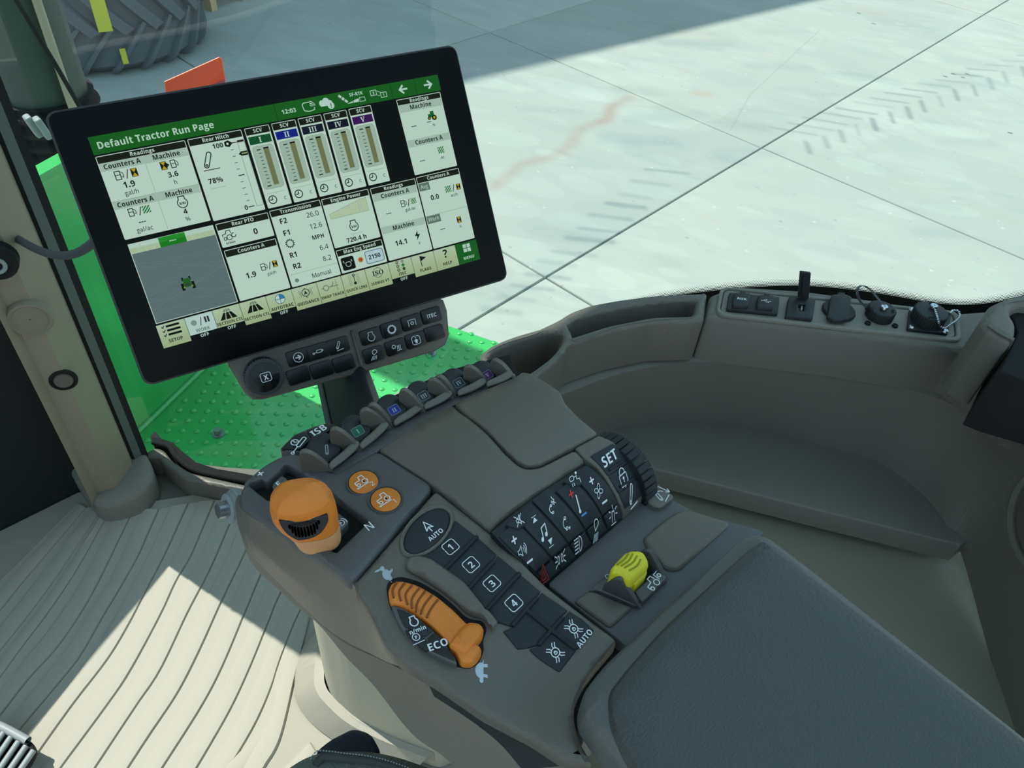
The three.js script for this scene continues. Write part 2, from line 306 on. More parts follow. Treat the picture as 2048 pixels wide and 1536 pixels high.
sym('F', (c) => { T(c, 'F', 50, 40, 60); L(c, 34, 82, 66, 82); }); sym('N', (c) => T(c, 'N', 50, 50, 74, 'normal')); sym('P', (c) => { Ci(c, 50, 50, 20); T(c, 'P', 50, 52, 28); Ci(c, 50, 50, 32, -0.7, 0.7); Ci(c, 50, 50, 32, 2.44, 3.84); });
for (const k of ['1', '2']) sym('tractor' + k, (c) => { c.lineWidth = 4.5; tractorIcon(c, 44, 38, 0.95); L(c, 4, 70, 66, 70); Fp(c, 2, 70, 12, 64, 12, 76); T(c, k, 74, 86, 34, 'normal'); });
sym('autosteer', (c) => { L(c, 34, 46, 50, 6, 66, 46); L(c, 34, 46, 50, 36, 66, 46); L(c, 50, 36, 50, 58); T(c, 'AUTO', 50, 80, 27); });
for (const k of ['1', '2', '3', '4']) sym('n' + k, (c) => box(c, k));
const diff = (c, y = 0) => { c.lineWidth = 4; Ci(c, 50, 44 + y, 18); Rr(c, 44, 42 + y, 12, 9, 2); Ci(c, 50, 42 + y, 4, 3.14, 6.28); for (const s of [-1, 1]) { L(c, 50 + 7 * s, 26 + y, 50 + 7 * s, 18 + y, 50 + 17 * s, 8 + y); L(c, 50 + 15 * s, 32 + y, 50 + 15 * s, 26 + y, 50 + 26 * s, 14 + y); L(c, 50 + 7 * s, 62 + y, 50 + 7 * s, 70 + y, 50 + 17 * s, 80 + y); L(c, 50 + 15 * s, 56 + y, 50 + 15 * s, 62 + y, 50 + 26 * s, 74 + y); } };
sym('diff', (c) => diff(c, 6)); sym('diffauto', (c) => { c.save(); c.translate(8, -4); c.scale(0.84, 0.84); diff(c); c.restore(); T(c, 'AUTO', 50, 83, 29); });
sym('mute', (c) => { L(c, 28, 42, 40, 42, 58, 24, 58, 76, 40, 58, 28, 58, 28, 42); L(c, 18, 18, 82, 82); L(c, 74, 22, 22, 78); });
sym('nexttrack', (c) => { Fp(c, 24, 66, 50, 30, 76, 66); L(c, 24, 24, 76, 24); });
sym('music', (c) => { c.lineWidth = 6; L(c, 38, 72, 38, 26, 72, 18, 72, 62); Di(c, 31, 74, 10); Di(c, 65, 64, 10); });
sym('prevtrack', (c) => { Fp(c, 24, 34, 50, 70, 76, 34); L(c, 24, 78, 76, 78); });
const phone = (c, x, y, s) => { c.beginPath(); c.arc(x, y, 24 * s, Math.PI * 0.55, Math.PI * 1.45); c.stroke(); Rr(c, x - 8 * s, y - 30 * s, 16 * s, 12 * s, 4 * s); Rr(c, x - 8 * s, y + 18 * s, 16 * s, 12 * s, 4 * s); };
sym('voice', (c) => { phone(c, 42, 66, 0.75); L(c, 62, 8, 66, 22, 76, 30, 68, 38, 80, 50); Ci(c, 50, 46, 10, 5, 6.6); Ci(c, 48, 48, 20, 5, 6.6); });
sym('hangup', (c) => { phone(c, 54, 46, 1); Fp(c, 66, 70, 84, 70, 75, 84); });
sym('plusred', (c) => { c.lineWidth = 12; L(c, 50, 28, 50, 72); L(c, 28, 50, 72, 50); }, '#d8322c');
sym('thermo', (c) => { c.lineWidth = 9; L(c, 50, 8, 50, 84); Di(c, 50, 84, 9); });
sym('minusblue', (c) => { c.lineWidth = 13; L(c, 22, 50, 78, 50); }, '#3a8fd0');
sym('vent', (c) => { Rr(c, 10, 26, 34, 26, 12); L(c, 46, 40, 60, 40); Di(c, 70, 24, 8); L(c, 66, 36, 62, 58, 84, 62, 84, 84); L(c, 18, 66, 18, 80); L(c, 32, 66, 32, 80); });
sym('fan', (c) => { for (let k = 0; k < 4; k++) { c.save(); c.translate(50, 50); c.rotate(k * Math.PI / 2 + 0.4); c.beginPath(); c.ellipse(0, -22, 12, 18, 0, 0, 7); c.stroke(); c.restore(); } });
sym('minus', (c) => { c.lineWidth = 13; L(c, 22, 50, 78, 50); });
sym('beacon', (c) => { L(c, 38, 70, 40, 36, 60, 36, 62, 70); L(c, 28, 78, 72, 78); L(c, 26, 34, 14, 28); L(c, 26, 50, 12, 52); L(c, 74, 34, 86, 28); L(c, 74, 50, 88, 52); L(c, 50, 26, 50, 12); });
sym('headlight', (c) => { c.beginPath(); c.arc(58, 50, 24, -1.57, 1.57); c.closePath(); c.stroke(); for (let k = 0; k < 5; k++) L(c, 48, 28 + 11 * k, 16, 28 + 11 * k); });
sym('sidelights', (c) => { Rr(c, 28, 38, 14, 24, 6); Rr(c, 58, 38, 14, 24, 6); for (const s of [-1, 0, 1]) { L(c, 20, 50 + 12 * s, 6, 50 + 20 * s); L(c, 80, 50 + 12 * s, 94, 50 + 20 * s); } });
sym('hazard', (c) => { c.lineWidth = 6; L(c, 50, 18, 86, 78, 14, 78, 50, 18); L(c, 50, 40, 66, 68, 34, 68, 50, 40); }, '#8e1c1e');
sym('speaker', (c) => { L(c, 14, 40, 28, 40, 46, 24, 46, 76, 28, 60, 14, 60, 14, 40); for (const r of [14, 26, 38]) Ci(c, 50, 50, r, -0.8, 0.8); });
sym('SET', (c) => T(c, 'SET', 50, 52, 50));
sym('lock', (c) => { Rr(c, 24, 46, 52, 42, 5); c.beginPath(); c.arc(50, 40, 18, Math.PI, 0); c.stroke(); L(c, 32, 40, 32, 46); L(c, 68, 40, 68, 46); Di(c, 50, 62, 6); L(c, 50, 62, 50, 76); });
sym('hitchset', (c) => { boomIcon(c, 46, 52, 1); L(c, 30, 90, 84, 86); Ci(c, 40, 30, 24, 3.6, 5.2); });
sym('hitchdown', (c) => { c.lineWidth = 4; boomIcon(c, 32, 50, 0.9); L(c, 22, 86, 62, 86); Ci(c, 44, 58, 20, 4.2, 6.2); L(c, 78, 16, 78, 80); L(c, 68, 68, 78, 82, 88, 68); });
sym('ptotractor', (c) => { c.lineWidth = 4; tractorIcon(c, 40, 52, 0.85); L(c, 70, 64, 70, 38, 96, 38, 96, 58); gearIcon(c, 83, 54, 6, 8); });
sym('rabbit', (c) => { c.beginPath(); c.ellipse(46, 58, 26, 18, -0.3, 0, 7); c.fill(); c.beginPath(); c.ellipse(74, 38, 12, 10, 0, 0, 7); c.fill(); c.beginPath(); c.ellipse(64, 20, 5, 16, -0.5, 0, 7); c.fill(); Fp(c, 24, 66, 8, 82, 30, 84, 50, 72); Fp(c, 60, 66, 76, 82, 66, 86, 48, 74); }, '#a9b4bb');
sym('turtle', (c) => { c.beginPath(); c.ellipse(52, 56, 32, 24, 0, Math.PI, 0); c.fill(); c.fillRect(20, 54, 64, 10); c.beginPath(); c.ellipse(14, 56, 11, 8, 0, 0, 7); c.fill(); Fp(c, 28, 62, 24, 80, 38, 80, 40, 62); Fp(c, 66, 62, 66, 80, 80, 80, 78, 62); Fp(c, 84, 60, 98, 64, 84, 66); }, '#b9c8d4');
sym('rpm', (c) => { c.lineWidth = 6; engineIcon(c, 50, 36, 0.9); T(c, 'n/min', 50, 84, 30); });
sym('oil', (c) => { Ci(c, 50, 40, 18); T(c, 'P', 50, 42, 24); L(c, 20, 72, 80, 72); });
sym('ECO', (c) => T(c, 'ECO', 50, 52, 44));
sym('AUX', (c) => T(c, 'AUX', 50, 52, 42));
sym('usb', (c) => { c.lineWidth = 4; L(c, 14, 50, 86, 50); Di(c, 14, 50, 6); Fp(c, 96, 50, 84, 44, 84, 56); L(c, 30, 50, 44, 32, 58, 32); L(c, 40, 50, 54, 68, 66, 68); Di(c, 58, 32, 5); c.fillRect(64, 63, 10, 10); });
const atlas = new THREE.CanvasTexture(atlasCanvas); atlas.colorSpace = THREE.SRGBColorSpace; atlas.magFilter = THREE.LinearFilter;
const printMat = new THREE.MeshStandardMaterial({ map: atlas, transparent: true, roughness: 0.6, side: THREE.DoubleSide });
function cellUV(g, name) { const [cx, cy] = cells[name], uv = g.attributes.uv; for (let i = 0; i < uv.count; i++) uv.setXY(i, (cx + 3 + uv.getX(i) * (CELL - 6)) / 2048, 1 - (cy + 3 + (1 - uv.getY(i)) * (CELL - 6)) / 2048); return g; }
// print laid on a surface h(x,z): right is +x, up is -z, turned by rot
function print(cell, [x, z], w, hgt, h, parent, { rot = 0, off = 0.0003, name = 'symbol', skew = 0 } = {}) {
  const g = new THREE.PlaneGeometry(w, hgt, 4, 4), p = g.attributes.position, c = Math.cos(rot), s = Math.sin(rot);
  for (let i = 0; i < p.count; i++) { const a = p.getX(i), b = p.getY(i), X = x + a * c - b * s + b * skew, Z = z - (a * s + b * c); p.setXYZ(i, X, (typeof h === 'number' ? h : h(X, Z)) + off, Z); }
  g.computeVertexNormals(); return part(name, cellUV(g, cell), printMat, parent);
}
const plan = (px, py, h) => { const p = typeof h === 'number' ? atY(px, py, h) : onH(px, py, h); return [p.x, p.z]; };

// ---------------------------------------------------------------- outdoors: concrete yard laid in slabs
const GROUND = -1.8, J1 = atY(1523, 296, GROUND), J2 = atY(1091, 555, GROUND);
const JA = J2.clone().sub(J1), LA = JA.length(); JA.normalize(); const JB = V(-JA.z, 0, JA.x); if (JB.z > 0) JB.negate();
const LB = Math.abs(atY(1160, 9, GROUND).sub(J1).dot(JB));
const toSlab = (p) => { const q = p.clone().sub(J1); return [q.dot(JA), q.dot(JB)]; };
const YARD = 16, yardCanvas = document.createElement('canvas'); yardCanvas.width = yardCanvas.height = 2048;
{
  const c = yardCanvas.getContext('2d'), S = 2048 / YARD; c.fillStyle = '#a2a39e'; c.fillRect(0, 0, 2048, 2048);
  const uvp = (px, py) => { const [a, b] = toSlab(atY(px, py, GROUND)); return [(a + 10) * S, (b + 4) * S]; };
  for (let i = 0; i < 5200; i++) { const r = 4 + 46 * rnd() * rnd(), l = rnd(); c.fillStyle = l < 0.5 ? `rgba(196,198,192,${0.03 + 0.09 * rnd()})` : l < 0.92 ? `rgba(126,136,138,${0.03 + 0.08 * rnd()})` : `rgba(160,138,114,${0.02 + 0.06 * rnd()})`; c.beginPath(); c.ellipse(2048 * rnd(), 2048 * rnd(), r * (1 + rnd()), r * 0.6, 0.9 + rnd() * 0.6, 0, 7); c.fill(); }
  for (let i = 0; i < 2600; i++) { c.fillStyle = `rgba(${rnd() < 0.5 ? '90,96,98' : '235,235,230'},${0.1 + 0.25 * rnd()})`; c.fillRect(2048 * rnd(), 2048 * rnd(), 1 + 2.2 * rnd(), 1 + 2.2 * rnd()); }
  const layers = [1.6, 5].map(() => { const l = document.createElement('canvas'); l.width = l.height = 2048; return l; }); let g = c;
  const stroke = (pts, w, col) => { g.strokeStyle = col; g.lineWidth = w; g.lineCap = 'round'; g.lineJoin = 'round'; g.beginPath(); pts.forEach((p, i) => { const q = uvp(...p); i ? g.lineTo(...q) : g.moveTo(...q); }); g.stroke(); };
  // rubber bars left by tyre lugs
  g = layers[0].getContext('2d');
  for (let k = 0; k < 17; k++) { const x = 1480 + 33 * k + 6 * rnd(), y = 262 - 9.5 * k + 4 * rnd(); stroke([[x + 60, y - 10], [x + 150 - 3 * k, y + 6 - k]], 3.5 + rnd() * 3, `rgba(80,90,96,${0.14 + 0.22 * rnd()})`); stroke([[x + 130, y + 20 - 2 * k], [x + 138, y + 42 - 2 * k]], 4 + 3 * rnd(), `rgba(80,90,96,${0.18 + 0.25 * rnd()})`); stroke([[x + 150, y + 20], [x + 205, y + 60]], 1.6, `rgba(110,118,124,${0.1 + 0.2 * rnd()})`); }
  for (let k = 0; k < 13; k++) { const x = 1290 - 27 * k + 8 * rnd(), y = 338 + 23 * k + 5 * rnd(); stroke([[x, y], [x + 60 + 30 * rnd(), y + 9]], 4 + 4 * rnd(), `rgba(95,106,112,${0.15 + 0.25 * rnd()})`); stroke([[x + 110, y - 8], [x + 165, y + 2]], 2.5, `rgba(120,130,135,${0.06 + 0.16 * rnd()})`); }
  for (let k = 0; k < 40; k++) { const x = 1040 + 420 * rnd(), y = 190 + 330 * rnd(); stroke([[x, y], [x + 40 + 40 * rnd(), y + 4 + 5 * rnd()]], 3 + 4 * rnd(), `rgba(150,158,160,${0.04 + 0.1 * rnd()})`); }
  // rusty run
  g = layers[1].getContext('2d'); stroke([[1262, 194], [1225, 212], [1215, 240], [1190, 248], [1160, 258], [1140, 292], [1110, 312], [1040, 330], [1012, 356], [985, 376]], 8, 'rgba(150,112,98,.42)');
  stroke([[1225, 212], [1212, 242], [1200, 244]], 8, 'rgba(150,112,98,.4)'); stroke([[1390, 186], [1420, 190]], 7, 'rgba(170,124,88,.55)'); for (let k = 0; k < 26; k++) { const x = 1000 + 900 * rnd(), y = 60 + 420 * rnd(); stroke([[x, y], [x + 60 + 90 * rnd(), y - 10 + 30 * rnd()]], 10 + 22 * rnd(), `rgba(118,130,136,${0.08 + 0.12 * rnd()})`); } layers.forEach((l, k) => { c.filter = `blur(${k ? 5 : 1.6}px)`; c.drawImage(l, 0, 0); }); c.filter = 'none'; g = c;
  stroke([[1460, 262], [1500, 190], [1640, 60]], 1, 'rgba(120,120,115,.4)');
  for (const [x, y] of [[1745, 47], [1715, 26], [1888, 153], [1904, 148], [1924, 155], [1932, 148], [2018, 266]]) stroke([[x, y], [x + 4, y + 1]], 3.5, 'rgba(70,76,78,.8)');
}
const yardTex = new THREE.CanvasTexture(yardCanvas); yardTex.colorSpace = THREE.SRGBColorSpace; yardTex.magFilter = THREE.LinearFilter; yardTex.wrapS = yardTex.wrapT = THREE.MirroredRepeatWrapping;
const concretes = [[1, 1, 0.985], [0.93, 0.95, 0.945], [0.97, 0.975, 0.96], [1.04, 1.035, 1.01]].map((c) => new THREE.MeshStandardMaterial({ map: yardTex, roughness: 0.9, color: new THREE.Color().setRGB(...c) }));
const ground = structGroup('ground');
part('ground_bed', new THREE.BoxGeometry(90, 0.3, 90).translate(0, GROUND - 0.2, 0), std('#8f8f88', { roughness: 1 }), ground);
const cutsA = [-6, -4, -2, 0, 1, 2, 3];
for (let i = 0; i < 6; i++) for (let j = -2; j <= 3; j++) {
  const a0 = cutsA[i], a1 = cutsA[i + 1], gap = 0.006, corners = [[a0 * LA + gap, j * LB + gap], [a1 * LA - gap, j * LB + gap], [a1 * LA - gap, (j + 1) * LB - gap], [a0 * LA + gap, (j + 1) * LB - gap]];
  const ctr = J1.clone().addScaledVector(JA, (a0 + a1) / 2 * LA).addScaledVector(JB, (j + 0.5) * LB);
  if (ctr.distanceTo(V(4, GROUND, -3)) > 13) continue;
  const poly = corners.map(([a, b]) => { const p = J1.clone().addScaledVector(JA, a).addScaledVector(JB, b); return [p.x, p.z]; });
  const g = plate(poly, GROUND + 0.004 * rnd(), { th: 0.06, bev: 0.012, flat: true, step: 1.2 });
  const p = g.attributes.position, uv = g.attributes.uv; for (let k = 0; k < p.count; k++) { const [a, b] = toSlab(V(p.getX(k), 0, p.getZ(k))); uv.setXY(k, (a + 10) / YARD, 1 - (b + 4) / YARD); }
  part('slab', g, concretes[(((i * 3 + j * 5) % 4) + 4) % 4], ground);
}
// the hall beyond the yard, whose roof shades the far slabs
{
  const a = atY(930, 165, GROUND), b = atY(1640, 0, GROUND), d = b.clone().sub(a).normalize(), n = V(-d.z, 0, d.x); if (n.z > 0) n.negate();
  const h = 14, back = SUN_TRAVEL.clone().multiplyScalar(h / SUN_TRAVEL.y), e0 = a.clone().add(back);
  const m = basis(d, V(0, 1, 0), d.clone().cross(V(0, 1, 0)), e0.clone().addScaledVector(d, -4).setY(GROUND + h / 2).addScaledVector(n, 3));
  const hall = structGroup('wall_hall');
  part('wall_panel', new THREE.BoxGeometry(60, h, 6).applyMatrix4(m), M.building, hall);
}

// ---------------------------------------------------------------- loose tyre lying on the yard
{
  const f = atY(232, 157, GROUND), dir = V(f.x, 0, f.z).normalize(), R = 0.95, W = 0.78, c = f.clone().addScaledVector(dir, R); c.y = GROUND;
  const t = thing('tractor_tyre', 'large black lugged tractor tyre lying flat on the concrete with yellow tape', 'tyre', c);
  part('carcass', lathe([[0.5, 0.03], [0.70, 0], [0.82, 0.02], [0.885, 0.08], [0.895, W / 2], [0.885, W - 0.08], [0.82, W - 0.02], [0.70, W], [0.5, W - 0.03], [0.47, W / 2], [0.5, 0.03]], 64, c), M.tyre, t);
  const N = 22;
  for (let s = 0; s < 2; s++) for (let k = 0; k < N; k++) {
    const a0 = (k + s * 0.5) / N * Math.PI * 2, pts = [], rows = [[], [], [], []];
    for (let i = 0; i <= 8; i++) { const u = i / 8, y = s ? W - 0.02 - u * (W / 2 - 0.0) : 0.02 + u * (W / 2 - 0.0), a = a0 + u * 0.30 + 0.05 * u * u, r0 = 0.865 - (u < 0.15 ? 0.05 * (1 - u / 0.15) : 0), r1 = 0.95 - (u < 0.15 ? 0.06 * (1 - u / 0.15) : 0), w = 0.055; rows[0].push(V(c.x + r0 * Math.sin(a - w * 0.7), c.y + y, c.z + r0 * Math.cos(a - w * 0.7))); rows[1].push(V(c.x + r1 * Math.sin(a - w * 0.45), c.y + y, c.z + r1 * Math.cos(a - w * 0.45))); rows[2].push(V(c.x + r1 * Math.sin(a + w * 0.45), c.y + y, c.z + r1 * Math.cos(a + w * 0.45))); rows[3].push(V(c.x + r0 * Math.sin(a + w * 0.7), c.y + y, c.z + r0 * Math.cos(a + w * 0.7))); }
    part('lug', shell(rows, 8, 1, 0.03, true, false), M.tyre, t);
  }
  const strip = (px0, px1, y0, y1) => { const q = []; for (let i = 0; i <= 4; i++) { const y = y0 + (y1 - y0) * i / 4; q.push([px0, px1].map((px) => { const d = ray(px, 60), az = Math.atan2(d.x, d.z); let best = 0, bd = 9; for (let k = 0; k < 4000; k++) { const a = k / 4000 * 6.2832, x = c.x + 0.968 * Math.sin(a), z = c.z + 0.968 * Math.cos(a); if ((x - c.x) * dir.x + (z - c.z) * dir.z > 0) continue; const e = Math.abs(Math.atan2(x, z) - az); if (e < bd) { bd = e; best = a; } } return V(c.x + 0.968 * Math.sin(best), c.y + y, c.z + 0.968 * Math.cos(best)); })); } return shell(q, 2, 1, 0.003, false, false); };
  part('tape', strip(196, 226, 0.40, W), M.tape, t, 'yellow tape strip'); part('tape', strip(228, 240, 0.12, 0.25), M.tape, t, 'yellow tape strip');
}
// pallet beyond it
{
  const at = atY(540, -14, GROUND), t = thing('wooden_pallet', 'pale wooden pallet on the shaded concrete beyond the tyre', 'pallet', at);
  const m = (x, y, z) => new THREE.Matrix4().makeRotationY(0.3).setPosition(at.x, at.y, at.z).multiply(new THREE.Matrix4().makeTranslation(x, y, z));
  for (let k = 0; k < 5; k++) part('deck_board', boxAt(1.0, 0.022, 0.1, 0.004, m(-0.35, 0.13, -0.1 - 0.16 * k)), M.wood, t);
  for (let k = 0; k < 3; k++) part('stringer', boxAt(0.08, 0.115, 0.8, 0.004, m(-0.8 + 0.45 * k, 0.06, -0.42)), M.wood, t);
}

// ---------------------------------------------------------------- green step platform outside the glass
const DECK = -0.15;
{
  const c0 = atY(296, 843, DECK), c1 = atY(398, 744, DECK), cd = c1.clone().sub(c0).normalize();
  const A = c0.clone().addScaledVector(cd, -0.12), B = c0.clone().addScaledVector(cd, 0.30);
  const e1 = atY(900, 652, DECK), e2 = atY(1000, 686, DECK), ed = e2.clone().sub(e1).normalize(), E0 = e1.clone().addScaledVector(ed, -0.12), E3 = e2.clone().addScaledVector(ed, 0.25);
  const t = thing('step_platform', 'bright green dimpled metal platform outside the cab window', 'platform', V(0.6, DECK, -1.2));
  const poly = [[A.x, A.z], [B.x, B.z], [E0.x, E0.z], [E3.x, E3.z], [0.98, -0.72], [0.70, -0.86], [0.42, -1.04], [0.30, -1.10], [0.12, -1.24]];
  part('deck', plate(poly, DECK, { th: 0.012, bev: 0.003, flat: true, step: 0.05 }), M.green, t);
  const bump = new THREE.SphereGeometry(0.0075, 10, 6, 0, 6.3, 0, Math.PI / 2); bump.scale(1, 0.55, 1); const list = [];
  for (let i = -40; i < 40; i++) for (let j = -40; j < 40; j++) { const x = 0.62 + (i + j) * 0.024, z = -1.15 + (i - j) * 0.0215; if (!inside([x, z], poly)) continue; const d0 = V(x, 0, z).sub(c0).dot(V(cd.z, 0, -cd.x)); if (Math.abs(d0) < 0.03) continue; list.push(bump.clone().translate(x, DECK, z)); }
  const bumps = part('raised_bumps', mergeGeometries(list), M.green, t); bumps.userData.kind = 'stuff';
  const wn = V(-cd.z, 0, cd.x); if (wn.z < 0) wn.negate();
  const topL = onPlane(92, 350, c0, wn), h = topL.y - DECK;
  const wallBox = (len, hh, th, o, y) => new THREE.BoxGeometry(len, hh, th).applyMatrix4(basis(cd, V(0, 1, 0), cd.clone().cross(V(0, 1, 0)), o.clone().setY(y)));
  const mid = A.clone().add(B).multiplyScalar(0.5).addScaledVector(wn, -0.012);
  part('riser', wallBox(0.36, h, 0.024, mid, DECK + h / 2), M.green, t);
  const lip = topL.clone().addScaledVector(wn, 0.004);
  part('riser_lip', wallBox(0.36, 0.010, 0.030, mid.clone(), topL.y + 0.002), M.green, t);
  part('weld_bead', tube([A.clone().addScaledVector(wn, 0.004).setY(DECK + 0.003), B.clone().addScaledVector(wn, 0.004).setY(DECK + 0.003)], 0.007, 4, 8), M.green, t);
  for (const [bx, by] of [[437, 868], [862, 707]]) { const p = atY(bx, by, DECK); const b = part('bolt', cylinder(0.014, 0.014, 0.003, 24, p), M.zinc, t, 'zinc bolt with a washer'); part('bolt_head', cylinder(0.0085, 0.008, 0.012, 6, p.clone().setY(DECK + 0.003)), M.zinc, b); }
}
// things seen through the glass past the platform
{
  const ctr = atD(66, 120, 2.15), r = 0.115, y0 = atD(100, 232, 2.15).y;
  const t = thing('exhaust_stack', 'dark grey-green upright stack outside the glass with a beige edge', 'exhaust', V(ctr.x, y0, ctr.z));
  part('pipe', cylinder(r, r, 2.6 + 0.1, 40, V(ctr.x, -0.1, ctr.z)), M.stack, t);
  const rgt = V(-ctr.z, 0, ctr.x).normalize();
  const edge = atD(112, 120, 2.12); const fwd = V(ctr.x, 0, ctr.z).normalize();
  part('edge_cover', boxAt(0.022, 2.6 - y0, 0.16, 0.008, basis(rgt, V(0, 1, 0), rgt.clone().cross(V(0, 1, 0)), V(edge.x, (2.6 + y0) / 2, edge.z))), M.stackTrim, t, 'beige edge cover');
  for (let k = 0; k < 2; k++) { const p = atD(66 + 19 * k, 252 + 4 * k, 1.98), q = p.clone().add(V(0, 0.03, 0)); part('heat_fin', boxAt(0.018, 0.06, 0.03, 0.006, new THREE.Matrix4().makeRotationZ(0.25).setPosition(p.x, p.y, p.z)), M.metalGrey, t, 'pale grey fin'); }
  const prof = []; const top = y0 + 0.02, bot = y0 - 0.4; for (let k = 0; k <= 60; k++) { const y = bot + (top - bot) * k / 60; prof.push([0.128 + 0.012 * Math.sin(k * 1.05), y]); }
  part('bellows', lathe([[0.110, bot], ...prof, [0.110, top]], 40, V(ctr.x, 0, ctr.z)), M.black, t, 'black corrugated bellows');
}
{
  const rod = [atD(26, -10, 1.75), atD(70, 62, 1.78), atD(120, 145, 1.82), atD(164, 222, 1.86)];
  const t = thing('wiper_rod', 'thin black rod slanting down across the glass above the display', 'rod', rod[3]);
  part('rod', tube(rod, 0.0055, 30, 8), M.black, t);
  const pts = [[148, 158], [190, 180], [196, 196], [196, 232], [150, 240]].map(([a, b]) => atD(a, b, 2.75));
  const bt = thing('metal_bracket', 'small grey metal bracket plate behind the top of the display', 'bracket', pts[4]);
  const n = ray(170, 200).normalize().negate().lerp(V(0, 0, 1), 0.2).normalize(), x = V(0, 1, 0).cross(n).normalize(), y = n.clone().cross(x), o = pts[0];
  const s = new THREE.Shape(); pts.map((p) => onPlaneUV(p, o, n, x, y)).forEach(([a, b], i) => i ? s.lineTo(a, b) : s.moveTo(a, b));
  part('plate', new THREE.ExtrudeGeometry(s, { depth: 0.012, bevelSize: 0.003, bevelThickness: 0.003, bevelSegments: 2 }).applyMatrix4(basis(x, y, n, o)), M.metalGrey, bt);
  part('stud', cylinder(0.006, 0.006, 0.05, 12, atD(200, 225, 2.74)), M.zinc, bt);
  const po = [[331, 164], [438, 116], [442, 119], [449, 160], [449, 215], [338, 225]].map(([a, b]) => atD(a, b, 2.5));
  const ot = thing('reflector_panel', 'bright orange-red slanted warning panel rising behind the display', 'reflector', po[5]);
  const n2 = ray(390, 160).normalize().negate(), x2 = V(0, 1, 0).cross(n2).normalize(), y2 = n2.clone().cross(x2), s2 = new THREE.Shape();
  po.map((p) => onPlaneUV(p, po[0], n2, x2, y2)).forEach(([a, b], i) => i ? s2.lineTo(a, b) : s2.moveTo(a, b));
  part('panel', new THREE.ExtrudeGeometry(s2, { depth: 0.014, bevelSize: 0.003, bevelThickness: 0.003, bevelSegments: 3 }).applyMatrix4(basis(x2, y2, n2, po[0])), M.signOrange, ot);
  const s3 = new THREE.Shape(); [[392, 186], [449, 158], [449, 200], [400, 205]].map(([a, b]) => onPlaneUV(atD(a, b, 2.48), po[0], n2, x2, y2)).forEach(([a, b], i) => i ? s3.lineTo(a, b) : s3.moveTo(a, b));
  part('lower_lens', new THREE.ExtrudeGeometry(s3, { depth: 0.006, bevelEnabled: false }).applyMatrix4(basis(x2, y2, n2, po[0].clone().addScaledVector(n2, 0.016))), M.signDeep, ot, 'dull red lower lens');
}
function onPlaneUV(p, o, n, x, y) { const d = p.clone().sub(EYE), t = o.clone().sub(EYE).dot(n) / d.dot(n), q = EYE.clone().addScaledVector(d, t).sub(o); return [q.dot(x), q.dot(y)]; }

// ---------------------------------------------------------------- the cab shell
const GL = [[0.205, -1.185], [0.33, -1.045], [0.56, -0.82], [0.80, -0.67], [0.98, -0.54], [1.14, -0.385], [1.26, -0.2], [1.33, 0], [1.36, 0.3], [1.36, 0.95]];
const glassCurve = new THREE.CatmullRomCurve3(GL.map(([x, z]) => V(x, 0, z))), glassPts = glassCurve.getPoints(240);
const onGlass = (px, py, inwards = 0) => { const d = ray(px, py), az = Math.atan2(d.x, -d.z); for (let i = 0; i < 240; i++) { const a = glassPts[i], b = glassPts[i + 1], aa = Math.atan2(a.x, -a.z), ab = Math.atan2(b.x, -b.z); if (aa <= az && az <= ab) { const t = (az - aa) / (ab - aa), p = a.clone().lerp(b, t), k = 1 - inwards / Math.hypot(p.x, p.z), r = Math.hypot(p.x, p.z) * k; return V(p.x * k, EYE.y + d.y * r / Math.hypot(d.x, d.z), p.z * k); } } return atD(px, py, 1.5); };
const floorPoly = [[-1, -1.2], [0.1, -1.2], ...GL.map(([x, z]) => [x - 0.012, z + 0.008]), [-1, 0.95]];
const floorS = structGroup('floor');
part('floor_pan', plate(floorPoly, -0.004, { th: 0.06, bev: 0.002, flat: true, step: 0.05 }), M.boot, floorS);
